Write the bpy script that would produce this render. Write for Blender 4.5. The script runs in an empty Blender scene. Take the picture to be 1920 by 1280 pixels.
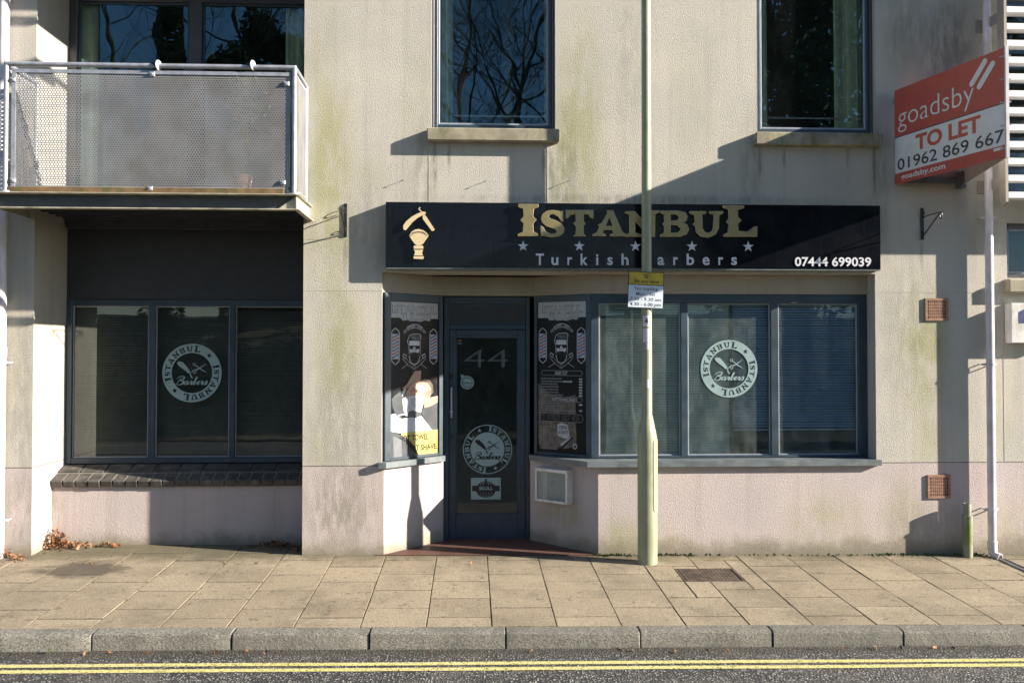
import bpy, math, random
from mathutils import Vector, Matrix, noise as mnoise
import numpy as np
random.seed(7)
R = math.radians
sc = bpy.context.scene
col = sc.collection

# ------------------------------------------------------------------ camera
F, CX, HOR = 1650.0, 960.0, 656.0
YAW, PITCH = R(2.6), R(1.1)
PY = HOR - F*math.tan(PITCH)
cd = bpy.data.cameras.new('camera'); cam = bpy.data.objects.new('camera', cd); col.objects.link(cam)
cam.location = (0, -7.93, 1.84)
cam.rotation_euler = (math.pi/2+PITCH, 0, -YAW)
cd.sensor_width = 36; cd.lens = F/1920*36
cd.shift_y = -(640-PY)/1920
cd.clip_end = 2000; cd.clip_start = .05
sc.camera = cam
CM = Matrix.Translation(cam.location) @ cam.rotation_euler.to_matrix().to_4x4()
def P(px, py, Y):
    "photo pixel -> point on the plane y=Y"
    d = CM.to_3x3() @ Vector(((px-CX)/F, -(py-PY)/F, -1))
    o = cam.location; t = (Y-o.y)/d.y
    return o + d*t
def PX(px, Y, py=656): return P(px, py, Y).x
def PZ(px, py, Y): return P(px, py, Y).z

# ------------------------------------------------------------------ sky + sun
SUN = Vector((4.0, -1.0, 1.525)).normalized()
w = bpy.data.worlds.new('World'); sc.world = w; w.use_nodes = True
nt = w.node_tree; bg = nt.nodes['Background']
sky = nt.nodes.new('ShaderNodeTexSky'); sky.sky_type = 'NISHITA'; sky.sun_disc = False
sky.sun_elevation = math.asin(SUN.z); sky.sun_rotation = math.atan2(SUN.x, SUN.y)
sky.air_density = 1.0; sky.dust_density = .3; sky.ozone_density = 3.0
nt.links.new(sky.outputs[0], bg.inputs[0]); bg.inputs[1].default_value = .068
ld = bpy.data.lights.new('sun', 'SUN'); ld.energy = 5.0; ld.angle = R(.5); ld.color = (1, .90, .76)
lo = bpy.data.objects.new('sun', ld); col.objects.link(lo)
lo.rotation_euler = SUN.to_track_quat('Z', 'Y').to_euler()
sc.view_settings.view_transform = 'Standard'; sc.view_settings.look = 'None'
sc.view_settings.exposure = 1.62; sc.view_settings.gamma = 1
sc.cycles.use_denoising = True
sc.cycles.max_bounces = 8; sc.cycles.transparent_max_bounces = 16
sc.cycles.caustics_reflective = False; sc.cycles.caustics_refractive = False
sc.cycles.sample_clamp_indirect = 4

# ------------------------------------------------------------------ materials
def newmat(name):
    m = bpy.data.materials.new(name); m.use_nodes = True
    return m, m.node_tree, m.node_tree.nodes['Principled BSDF']
def N(nt, t, **kw):
    n = nt.nodes.new('ShaderNode'+t)
    for k, v in kw.items():
        if k.startswith('i_'):
            n.inputs[k[2:].replace('_', ' ')].default_value = v
        else: setattr(n, k, v)
    return n
def L(nt, a, b): nt.links.new(a, b)
def c4(c): return (c[0], c[1], c[2], 1)
def mixc(nt, fac, a, b, mode='MIX'):
    n = nt.nodes.new('ShaderNodeMix'); n.data_type = 'RGBA'; n.blend_type = mode; n.clamp_factor = True
    for s, v in ((0, fac), (6, a), (7, b)):
        if hasattr(v, 'links'): nt.links.new(v, n.inputs[s])
        else: n.inputs[s].default_value = v if s == 0 else c4(v)
    return n.outputs[2]
def mth(nt, op, a, b=0.0, c=0.0):
    n = nt.nodes.new('ShaderNodeMath'); n.operation = op
    for s, v in ((0, a), (1, b), (2, c)):
        if hasattr(v, 'links'): nt.links.new(v, n.inputs[s])
        else: n.inputs[s].default_value = v
    return n.outputs[0]
def ramp(nt, v, a, b, smooth=True, lo=0.0, hi=1.0):
    n = nt.nodes.new('ShaderNodeMapRange'); n.clamp = True
    n.interpolation_type = 'SMOOTHSTEP' if smooth else 'LINEAR'
    nt.links.new(v, n.inputs[0]); n.inputs[1].default_value = a; n.inputs[2].default_value = b
    n.inputs[3].default_value = lo; n.inputs[4].default_value = hi
    return n.outputs[0]
def pos(nt, scale=(1, 1, 1)):
    g = nt.nodes.new('ShaderNodeNewGeometry')
    m = nt.nodes.new('ShaderNodeVectorMath'); m.operation = 'MULTIPLY'
    nt.links.new(g.outputs['Position'], m.inputs[0]); m.inputs[1].default_value = scale
    return m.outputs[0]
def noi(nt, vec, scale, detail=3, rough=.55):
    n = nt.nodes.new('ShaderNodeTexNoise'); n.inputs['Scale'].default_value = scale
    n.inputs['Detail'].default_value = detail; n.inputs['Roughness'].default_value = rough
    nt.links.new(vec, n.inputs['Vector']); return n.outputs[0]
def bump(nt, b, h, dist, strength=1.0, prev=None):
    n = nt.nodes.new('ShaderNodeBump'); n.inputs['Strength'].default_value = strength
    n.inputs['Distance'].default_value = dist; nt.links.new(h, n.inputs['Height'])
    if prev: nt.links.new(prev, n.inputs['Normal'])
    nt.links.new(n.outputs[0], b.inputs['Normal']); return n.outputs[0]

MATS = {}
def plain(name, c, rough=.5, metal=0, var=.12, nscale=9, bdist=0, bscale=120, grime=None, coat=0, spec=None):
    if name in MATS: return MATS[name]
    m, nt, b = newmat(name); b.inputs['Roughness'].default_value = rough; b.inputs['Metallic'].default_value = metal
    if spec is not None: b.inputs['Specular IOR Level'].default_value = spec
    if coat: b.inputs['Coat Weight'].default_value = coat
    p = pos(nt); n1 = noi(nt, p, nscale, 4)
    lo_ = tuple(x*(1-var) for x in c); hi_ = tuple(min(1, x*(1+var)) for x in c)
    cc = mixc(nt, ramp(nt, n1, .3, .7), lo_, hi_)
    if grime:
        gcol, amt, gs = grime
        n2 = noi(nt, pos(nt, (1, 1, .35)), gs, 6, .65)
        cc = mixc(nt, mth(nt, 'MULTIPLY', ramp(nt, n2, .5, .68), amt), cc, gcol)
    L(nt, cc, b.inputs['Base Color'])
    L(nt, ramp(nt, n1, .2, .8, lo=max(.02, rough-.08), hi=min(1, rough+.1)), b.inputs['Roughness'])
    if bdist: bump(nt, b, noi(nt, p, bscale, 3), bdist)
    MATS[name] = m; return m

def render_mat(name, base, alt, blobs, bottom, dist=.0017, grime=()):
    "roughcast render with algae blobs (x,z,rx,rz,amount), bottom = (z0,z1,colour,amount)"
    m, nt, b = newmat(name); b.inputs['Roughness'].default_value = .93
    b.inputs['Specular IOR Level'].default_value = .15
    p = pos(nt)
    cc = mixc(nt, ramp(nt, noi(nt, p, 1.3, 5, .6), .35, .65), base, alt)
    # vertical rain streaks
    st = noi(nt, pos(nt, (9, 9, .5)), 1.0, 5, .6)
    cc = mixc(nt, mth(nt, 'MULTIPLY', ramp(nt, st, .48, .72), .28), cc, tuple(x*.55 for x in base))
    st2 = noi(nt, pos(nt, (2.2, 2.2, .22)), 1.0, 6, .7)
    cc = mixc(nt, mth(nt, 'MULTIPLY', ramp(nt, st2, .5, .68), .24), cc, (base[0]*.62, base[1]*.64, base[2]*.62))
    mask = None
    for (x, z, rx, rz, am) in blobs:
        s = N(nt, 'VectorMath', operation='SUBTRACT'); L(nt, p, s.inputs[0]); s.inputs[1].default_value = (x, 0, z)
        k = N(nt, 'VectorMath', operation='MULTIPLY'); L(nt, s.outputs[0], k.inputs[0]); k.inputs[1].default_value = (1/rx, 0, 1/rz)
        ln = N(nt, 'VectorMath', operation='LENGTH'); L(nt, k.outputs[0], ln.inputs[0])
        r_ = ramp(nt, ln.outputs['Value'], .15, 1.0, lo=am, hi=0)
        mask = r_ if mask is None else mth(nt, 'MAXIMUM', mask, r_)
    if mask is not None:
        br = noi(nt, pos(nt, (3.2, 3.2, 1.1)), 2.0, 6, .65)
        mask = mth(nt, 'MULTIPLY', mask, ramp(nt, br, .3, .6, lo=.1, hi=.85))
        cc = mixc(nt, mask, cc, (.31, .31, .14))
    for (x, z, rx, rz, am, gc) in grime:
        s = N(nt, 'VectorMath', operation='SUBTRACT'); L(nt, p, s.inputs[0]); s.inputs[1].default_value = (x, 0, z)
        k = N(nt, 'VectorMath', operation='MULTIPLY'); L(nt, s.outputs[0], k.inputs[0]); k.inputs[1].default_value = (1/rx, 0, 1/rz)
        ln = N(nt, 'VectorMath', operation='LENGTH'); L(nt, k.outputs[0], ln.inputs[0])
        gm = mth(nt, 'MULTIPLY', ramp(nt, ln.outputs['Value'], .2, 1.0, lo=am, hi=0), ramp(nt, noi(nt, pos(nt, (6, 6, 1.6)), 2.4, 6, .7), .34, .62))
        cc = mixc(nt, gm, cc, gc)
    sep = N(nt, 'SeparateXYZ'); L(nt, p, sep.inputs[0])
    if bottom:
        z0, z1, bc, am = bottom
        n3 = noi(nt, p, 4.0, 6, .7)
        zz = mth(nt, 'ADD', sep.outputs[2], mth(nt, 'MULTIPLY', mth(nt, 'SUBTRACT', n3, .5), .32))
        cc = mixc(nt, mth(nt, 'MULTIPLY', ramp(nt, zz, z0, z1, lo=1, hi=0), am), cc, bc)
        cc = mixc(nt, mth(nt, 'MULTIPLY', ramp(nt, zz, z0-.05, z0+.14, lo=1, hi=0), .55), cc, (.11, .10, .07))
    grain = noi(nt, p, 95, 4, .7)
    cc = mixc(nt, ramp(nt, grain, .38, .62, lo=.0, hi=.28), cc, tuple(x*.62 for x in base))
    L(nt, cc, b.inputs['Base Color'])
    h1 = noi(nt, pos(nt, (1.3, 1.3, .8)), 74, 4, .8)
    h2 = noi(nt, p, 150, 3, .7)
    h = mth(nt, 'ADD', ramp(nt, h1, .35, .6), mth(nt, 'MULTIPLY', h2, .9))
    bump(nt, b, h, dist)
    return m

X0 = lambda px: PX(px, 0)
blobs = []
for (px, py, rx, ry, am) in [(1085, 250, 75, 330, .8), (1060, 330, 60, 120, .6), (615, 330, 70, 330, .9), (600, 120, 60, 200, .35),
        (635, 640, 60, 190, .85), (600, 880, 50, 150, .35), (1735, 660, 70, 190, .95), (1740, 830, 45, 150, .5), (1690, 80, 60, 120, .4),
        (780, 180, 45, 160, .3), (1400, 300, 90, 80, .25), (1300, 200, 60, 200, .2), (30, 700, 60, 240, .25), (1880, 750, 40, 160, .35),
        (1790, 90, 70, 180, .35), (690, 330, 60, 60, .3)]:
    p_ = P(px, py, 0); blobs.append((p_.x, p_.z, rx/208, ry/208, am))
gr = []
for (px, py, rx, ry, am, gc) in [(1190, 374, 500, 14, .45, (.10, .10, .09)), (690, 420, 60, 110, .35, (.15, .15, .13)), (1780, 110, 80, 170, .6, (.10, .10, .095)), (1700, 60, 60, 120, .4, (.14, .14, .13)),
        (1060, 330, 35, 190, .55, (.14, .15, .08)), (795, 330, 40, 150, .4, (.15, .15, .11)), (1405, 320, 30, 160, .35, (.15, .15, .12)), (1650, 320, 30, 170, .4, (.15, .15, .12)),
        (815, 300, 7, 70, .8, (.16, .155, .12)), (842, 290, 5, 45, .7, (.16, .155, .12)), (1020, 300, 6, 60, .7, (.14, .14, .10)), (1034, 310, 8, 90, .8, (.13, .135, .09)), (1425, 300, 6, 60, .7, (.16, .155, .13)), (1470, 295, 5, 40, .6, (.16, .155, .13)), (1590, 305, 6, 55, .6, (.16, .155, .13)), (1640, 310, 7, 80, .8, (.15, .15, .12)), (1757, 640, 9, 60, .7, (.17, .15, .11)), (648, 480, 7, 70, .6, (.17, .14, .10)), (1728, 480, 6, 50, .5, (.17, .14, .11)), (640, 800, 110, 200, .4, (.19, .185, .14)), (40, 780, 60, 300, .4, (.2, .19, .16)), (1700, 600, 70, 240, .4, (.2, .2, .14)), (1000, 120, 30, 160, .3, (.2, .2, .17)), (1180, 100, 40, 240, .3, (.2, .2, .18))]:
    p_ = P(px, py, 0); gr.append((p_.x, p_.z, rx/208, ry/208, am, gc))
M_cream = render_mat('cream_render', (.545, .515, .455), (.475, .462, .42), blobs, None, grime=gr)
pb = []
for (px, py, rx, ry, am) in [(1180, 1010, 120, 60, .7), (1550, 980, 120, 90, .6), (1690, 960, 60, 100, .55), (1060, 975, 60, 45, .9), (1880, 980, 70, 70, .6), (780, 1010, 40, 40, .3)]:
    p_ = P(px, py, 0); pb.append((p_.x, p_.z, rx/208, ry/208, am))
M_pink = render_mat('pink_render', (.55, .475, .46), (.49, .44, .435), pb, (.02, .20, (.30, .275, .17), .65), grime=[(P(640, 950, 0).x, P(640, 950, 0).z, .5, .62, .75, (.23, .22, .17)), (P(40, 960, 0).x, P(40, 960, 0).z, .3, .6, .6, (.25, .24, .19)), (P(1720, 980, 0).x, P(1720, 980, 0).z, .5, .3, .5, (.26, .26, .19))])
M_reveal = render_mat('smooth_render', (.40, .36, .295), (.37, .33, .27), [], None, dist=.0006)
M_bead = plain('render_bead', (.42, .39, .32), .7)
M_beadk = plain('dirty_render_joint', (.10, .09, .075), .8)
M_frame = plain('blue_grey_frame_paint', (.030, .052, .074), .42, var=.15, nscale=5, bdist=.0003, bscale=60, grime=((.06, .065, .065), .4, 8))
M_frame2 = plain('pale_bead_aluminium', (.30, .33, .38), .35, var=.08)
M_brown = plain('dark_window_frame', (.07, .065, .075), .35, var=.1)
M_sill = plain('weathered_sill_paint', (.12, .145, .16), .5, var=.2, grime=((.2, .2, .18), .5, 9))
M_stone = plain('mossy_stone_sill', (.30, .27, .20), .9, var=.25, nscale=6, bdist=.002, grime=((.13, .14, .05), .8, 7))
M_panel = plain('charcoal_cladding', (.032, .034, .04), .55, var=.15)
M_pipe = plain('white_plastic_pipe', (.62, .58, .62), .35, var=.08, grime=((.3, .32, .24), .5, 6))
M_pipe2 = plain('mossy_plastic_pipe', (.24, .25, .19), .7, var=.15, grime=((.12, .17, .025), 1.0, 5))
M_galv = plain('galvanised_steel', (.36, .38, .43), .42, metal=.35, var=.15, nscale=14, bdist=.0002)
M_perf = plain('perforated_steel', (.275, .275, .285), .5, metal=.1, var=.14, nscale=5, grime=((.24, .20, .15), .5, 9))
M_darksteel = plain('dark_painted_channel', (.06, .065, .075), .45, var=.2)
M_flange = plain('flaking_cream_steel', (.42, .40, .31), .6, var=.2, grime=((.15, .1, .05), .6, 10))
M_wood = plain('damp_brown_timber', (.17, .105, .05), .8, var=.4, nscale=7, grime=((.08, .09, .03), .8, 8))
M_iron = plain('black_wrought_iron', (.02, .02, .024), .35, metal=.3, var=.2, bdist=.0008, bscale=80)
M_terra = plain('terracotta', (.30, .17, .115), .85, var=.2, nscale=25, bdist=.0006)
M_black = plain('matt_black', (.004, .004, .004), .8, var=.3)
M_room = plain('room_plaster', (.17, .17, .165), .9)
M_roomup = plain('upstairs_room_paint', (.10, .10, .10), .9)
M_white = plain('white_metal_case', (.66, .65, .62), .4, var=.08, grime=((.35, .31, .24), .6, 9))
M_slat = plain('white_aluminium_slat', (.74, .74, .74), .45, var=.05)
M_fin = plain('beige_steel_fin', (.30, .27, .24), .5, var=.08)  # beige lowered in the colour itself, for the shade falling on the fins
M_lamp = plain('sage_green_column_paint', (.285, .30, .20), .45, var=.08, nscale=7, bdist=.0003, grime=((.22, .23, .15), .6, 9))
M_gold = plain('gold_letter_face', (.31, .25, .125), .32, metal=.5, var=.08)
M_goldside = plain('gold_letter_edge', (.62, .53, .34), .3, metal=.3)
M_cream_em = plain('cream_gold_emblem', (.68, .55, .33), .38, var=.05)
M_vwhite = plain('white_vinyl', (.62, .63, .68), .45, var=.05)
M_vice = plain('etched_pale_vinyl', (.26, .36, .37), .55, var=.05)
M_vdark = plain('black_vinyl', (.008, .009, .012), .4)
M_slatb = plain('blind_slat', (.74, .84, .78), .5, var=.06)
M_slatd = plain('blue_blind_slat', (.50, .72, 1.0), .45, var=.06)
M_curtain = plain('pale_green_curtain', (.80, .84, .66), .9, var=.1)
M_tile = None

def glass_mat(name, tint=(.74, .90, .87), dust=.035, spec=1.0, wav=.0, gcol=(.72, .87, 1), dcol=(.5, .62, .60)):
    m, nt, b = newmat(name); nt.nodes.remove(b)
    out = nt.nodes['Material Output']
    tr = N(nt, 'BsdfTransparent'); tr.inputs[0].default_value = c4(tint)
    gl = N(nt, 'BsdfGlossy'); gl.inputs['Roughness'].default_value = .0; gl.inputs[0].default_value = c4(gcol)
    fr = N(nt, 'Fresnel'); fr.inputs[0].default_value = 1.52
    if wav:
        bm = N(nt, 'Bump'); bm.inputs['Distance'].default_value = wav; bm.inputs['Strength'].default_value = 1
        L(nt, noi(nt, pos(nt), 2.2, 1), bm.inputs['Height'])
        L(nt, bm.outputs[0], gl.inputs['Normal'])
    f2 = mth(nt, 'MULTIPLY', fr.outputs[0], spec)
    mx = N(nt, 'MixShader'); L(nt, f2, mx.inputs[0]); L(nt, tr.outputs[0], mx.inputs[1]); L(nt, gl.outputs[0], mx.inputs[2])
    df = N(nt, 'BsdfDiffuse'); df.inputs[0].default_value = c4(dcol)
    dn = ramp(nt, noi(nt, pos(nt, (1, 1, .4)), 7, 6, .7), .3, .75, lo=dust*.5, hi=dust*1.9)
    mx2 = N(nt, 'MixShader'); L(nt, dn, mx2.inputs[0]); L(nt, mx.outputs[0], mx2.inputs[1]); L(nt, df.outputs[0], mx2.inputs[2])
    L(nt, mx2.outputs[0], out.inputs[0]); return m
M_glass = glass_mat('shop_glass', dust=.03, spec=1.2, wav=.0008)
M_glassl = glass_mat('recessed_shop_glass', tint=(.92, .93, .92), dust=.018, spec=2.1, wav=.0006, gcol=(.9, .95, .95))
M_glassr = glass_mat('dusty_sunlit_shop_glass', tint=(.93, .98, 1.0), dust=.08, spec=1.1, wav=.0008)
M_glassup = glass_mat('upstairs_glass', tint=(.93, .99, .95), dust=.006, spec=2.7, wav=.0022, gcol=(.52, .86, 1.0))

# ------------------------------------------------------------------ mesh builder
def tagit(o, label=None, cat=None, group=None, kind=None):
    if label: o['label'] = label
    if cat: o['category'] = cat
    if group: o['group'] = group
    if kind: o['kind'] = kind
    return o
def empty(name, loc=(0, 0, 0), label=None, cat=None, group=None, parent=None):
    o = bpy.data.objects.new(name, None); col.objects.link(o); o.location = loc; o.empty_display_size = .1
    if parent: setpar(o, parent)
    return tagit(o, label, cat, group)
def wloc(o):
    v = Vector(o.location); p = o.parent
    while p: v = v + Vector(p.location); p = p.parent
    return v
def setpar(o, p):
    w_ = wloc(p); o.parent = p; o.location = Vector(o.location) - w_
def frameM(o, u, v=(0, 0, 1)):
    u = Vector(u).normalized(); v = Vector(v).normalized(); n = u.cross(v)
    m = Matrix.Identity(4)
    for i, a in enumerate((u, v, n)):
        for r in range(3): m[r][i] = a[r]
    return Matrix.Translation(Vector(o)) @ m
FRONT = lambda x, y, z: frameM((x, y, z), (1, 0, 0))

class MB:
    def __init__(s): s.v = []; s.f = []; s.m = []; s.M = None; s.mi = 0
    def add(s, vs, fs):
        b = len(s.v)
        if s.M is not None: vs = [s.M @ Vector(q) for q in vs]
        s.v += [tuple(q) for q in vs]; s.f += [tuple(b+i for i in f) for f in fs]; s.m += [s.mi]*len(fs)
        return s
    def box(s, x0, x1, y0, y1, z0, z1, bev=0):
        if bev <= 0:
            s.add([(x0, y0, z0), (x1, y0, z0), (x1, y1, z0), (x0, y1, z0), (x0, y0, z1), (x1, y0, z1), (x1, y1, z1), (x0, y1, z1)],
                  [(0, 3, 2, 1), (4, 5, 6, 7), (0, 1, 5, 4), (1, 2, 6, 5), (2, 3, 7, 6), (3, 0, 4, 7)])
        else:
            b = bev; vs = []; idx = {}
            for sx in (0, 1):
                for sy in (0, 1):
                    for sz in (0, 1):
                        X = (x0, x1)[sx]; Y = (y0, y1)[sy]; Z = (z0, z1)[sz]
                        dx = b if sx == 0 else -b; dy = b if sy == 0 else -b; dz = b if sz == 0 else -b
                        idx[(sx, sy, sz, 0)] = len(vs); vs.append((X, Y+dy, Z+dz))
                        idx[(sx, sy, sz, 1)] = len(vs); vs.append((X+dx, Y, Z+dz))
                        idx[(sx, sy, sz, 2)] = len(vs); vs.append((X+dx, Y+dy, Z))
            fs = []
            for a in (0, 1):
                q = [(a, 0, 0), (a, 1, 0), (a, 1, 1), (a, 0, 1)]; f = [idx[t+(0,)] for t in q]; fs.append(f if a else f[::-1])
                q = [(0, a, 0), (0, a, 1), (1, a, 1), (1, a, 0)]; f = [idx[t+(1,)] for t in q]; fs.append(f if a else f[::-1])
                q = [(0, 0, a), (1, 0, a), (1, 1, a), (0, 1, a)]; f = [idx[t+(2,)] for t in q]; fs.append(f if a else f[::-1])
            for i in (0, 1):
                for j in (0, 1):
                    fs.append([idx[(i, j, 0, 0)], idx[(i, j, 1, 0)], idx[(i, j, 1, 1)], idx[(i, j, 0, 1)]])
                    fs.append([idx[(i, 0, j, 0)], idx[(i, 1, j, 0)], idx[(i, 1, j, 2)], idx[(i, 0, j, 2)]])
                    fs.append([idx[(0, i, j, 1)], idx[(1, i, j, 1)], idx[(1, i, j, 2)], idx[(0, i, j, 2)]])
                    for k in (0, 1): fs.append([idx[(i, j, k, 0)], idx[(i, j, k, 1)], idx[(i, j, k, 2)]])
            s.add(vs, fs)
        return s
    def cyl(s, p0, p1, r0, r1=None, n=16, cap=True):
        r1 = r0 if r1 is None else r1; p0 = Vector(p0); p1 = Vector(p1); d = (p1-p0).normalized()
        a = d.orthogonal().normalized(); b = d.cross(a); vs = []
        for p, r in ((p0, r0), (p1, r1)):
            for i in range(n):
                t = 2*math.pi*i/n; vs.append(p + (a*math.cos(t)+b*math.sin(t))*r)
        fs = [(i, (i+1) % n, n+(i+1) % n, n+i) for i in range(n)]
        if cap: fs += [tuple(range(n))[::-1], tuple(range(n, 2*n))]
        return s.add(vs, fs)
    def tube(s, pts, r, n=8):
        pts = [Vector(p) for p in pts]; rs = r if isinstance(r, (list, tuple)) else [r]*len(pts)
        vs = []; a = None
        for i, p in enumerate(pts):
            d = (pts[min(i+1, len(pts)-1)] - pts[max(i-1, 0)]).normalized()
            a = d.orthogonal().normalized() if a is None else (a - d*a.dot(d)).normalized()
            b = d.cross(a)
            for k in range(n):
                t = 2*math.pi*k/n; vs.append(p+(a*math.cos(t)+b*math.sin(t))*rs[i])
        fs = []
        for i in range(len(pts)-1):
            for k in range(n): fs.append((i*n+k, i*n+(k+1) % n, (i+1)*n+(k+1) % n, (i+1)*n+k))
        fs += [tuple(range(n))[::-1], tuple(range((len(pts)-1)*n, len(pts)*n))]
        return s.add(vs, fs)
    def lathe(s, prof, c, n=24):
        "prof = [(r,z)] about vertical axis at c"
        vs = []
        for r, z in prof:
            for k in range(n):
                t = 2*math.pi*k/n; vs.append((c[0]+r*math.cos(t), c[1]+r*math.sin(t), c[2]+z))
        fs = []
        for i in range(len(prof)-1):
            for k in range(n): fs.append((i*n+k, i*n+(k+1) % n, (i+1)*n+(k+1) % n, (i+1)*n+k))
        fs += [tuple(range(n))[::-1], tuple(range((len(prof)-1)*n, len(prof)*n))]
        return s.add(vs, fs)
    def prism(s, poly, z0, z1):
        "polygon in xy, extruded in z"
        n = len(poly)
        ar = sum(poly[i][0]*poly[(i+1) % n][1]-poly[(i+1) % n][0]*poly[i][1] for i in range(n))
        if ar < 0: poly = poly[::-1]
        vs = [(p[0], p[1], z0) for p in poly]+[(p[0], p[1], z1) for p in poly]
        fs = [tuple(range(n))[::-1], tuple(range(n, 2*n))]+[(i, (i+1) % n, n+(i+1) % n, n+i) for i in range(n)]
        return s.add(vs, fs)
    def build(s, name, mats, parent=None, smooth=False, origin=None):
        if not isinstance(mats, (list, tuple)): mats = [mats]
        o3 = Vector(origin) if origin is not None else (Vector(s.v[0]) if False else Vector((0, 0, 0)))
        me = bpy.data.meshes.new(name)
        me.from_pydata([tuple(Vector(q)-o3) for q in s.v] if origin is not None else s.v, [], s.f); me.update()
        for m in mats: me.materials.append(m)
        if len(mats) > 1: me.polygons.foreach_set('material_index', s.m)
        if smooth:
            me.polygons.foreach_set('use_smooth', [True]*len(me.polygons))
            try: me.set_sharp_from_angle(angle=R(35))
            except Exception: pass
        o = bpy.data.objects.new(name, me); col.objects.link(o); o.location = o3
        if parent: setpar(o, parent)
        return o

# 2D outlines (with holes) and text -> triangles
_pc = {}
def curve_geo(loops, ext=0.0, bev=0.0):
    cu = bpy.data.curves.new('c', 'CURVE'); cu.dimensions = '2D'; cu.fill_mode = 'BOTH'; cu.extrude = ext; cu.bevel_depth = bev
    for lp in loops:
        sp = cu.splines.new('POLY'); sp.points.add(len(lp)-1)
        for i, q in enumerate(lp): sp.points[i].co = (q[0], q[1], 0, 1)
        sp.use_cyclic_u = True
    ob = bpy.data.objects.new('c', cu)
    me = bpy.data.meshes.new_from_object(ob)
    g = ([tuple(v.co) for v in me.vertices], [tuple(p.vertices) for p in me.polygons])
    bpy.data.objects.remove(ob); bpy.data.curves.remove(cu); bpy.data.meshes.remove(me)
    return g
def text_geo(t, bold=0.0, shear=0.0, ext=0.0, res=3, space=1.0):
    k = (t, bold, shear, ext, res, space)
    if k in _pc: return _pc[k]
    cu = bpy.data.curves.new('t', 'FONT'); cu.body = t; cu.size = 1; cu.offset = bold; cu.shear = shear
    cu.extrude = ext; cu.fill_mode = 'BOTH'; cu.resolution_u = res; cu.space_character = space
    ob = bpy.data.objects.new('t', cu); me = bpy.data.meshes.new_from_object(ob)
    g = ([tuple(v.co) for v in me.vertices], [tuple(p.vertices) for p in me.polygons])
    bpy.data.objects.remove(ob); bpy.data.curves.remove(cu); bpy.data.meshes.remove(me)
    _pc[k] = g; return g
CAPH = max(v[1] for v in text_geo('H')[0])
def put_text(mb, t, x0, x1, base, cap, w=0.0, bold=0.0, shear=0.0, ext=0.0, space=1.0, mat=None, skew=0.0):
    "text with left x0, right x1, baseline base, cap height cap, at local height w (mb.M places it)"
    vs, fs = text_geo(t, bold, shear, ext, 3, space)
    a = min(v[0] for v in vs); b = max(v[0] for v in vs)
    sx = (x1-x0)/(b-a) if x1 is not None else cap/CAPH; sy = cap/CAPH
    if mat is not None: mb.mi = mat
    mb.add([(x0+(v[0]-a)*sx, base+v[1]*sy+skew*(v[0]-a)*sx, w+v[2]) for v in vs], fs)
def put_poly(mb, loops, w=0.0, ext=0.0, mat=None):
    if mat is not None: mb.mi = mat
    if not isinstance(loops[0][0], (tuple, list, Vector)): loops = [loops]
    vs, fs = curve_geo(loops, ext); mb.add([(v[0], v[1], w+v[2]) for v in vs], fs)
def circ(cx, cy, r, n=48, ry=None, a0=0, a1=360):
    ry = r if ry is None else ry
    return [(cx+r*math.cos(R(a0+(a1-a0)*i/n)), cy+ry*math.sin(R(a0+(a1-a0)*i/n))) for i in range(n if a1-a0 == 360 else n+1)]
def star(cx, cy, r, n=5, k=.42, rot=90):
    return [(cx+(r if i % 2 == 0 else r*k)*math.cos(R(rot+i*180/n)), cy+(r if i % 2 == 0 else r*k)*math.sin(R(rot+i*180/n))) for i in range(2*n)]
def stroke(pts, wd):
    "outline of an open polyline with width (number or list)"
    pts = [Vector((p[0], p[1])) for p in pts]; n = len(pts); ws = wd if isinstance(wd, (list, tuple)) else [wd]*n
    l, r = [], []
    for i in range(n):
        d = (pts[min(i+1, n-1)]-pts[max(i-1, 0)])
        d = d.normalized() if d.length > 1e-9 else Vector((1, 0)); q = Vector((-d.y, d.x))*ws[i]/2
        l.append(tuple(pts[i]+q)); r.append(tuple(pts[i]-q))
    return l+r[::-1]
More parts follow.
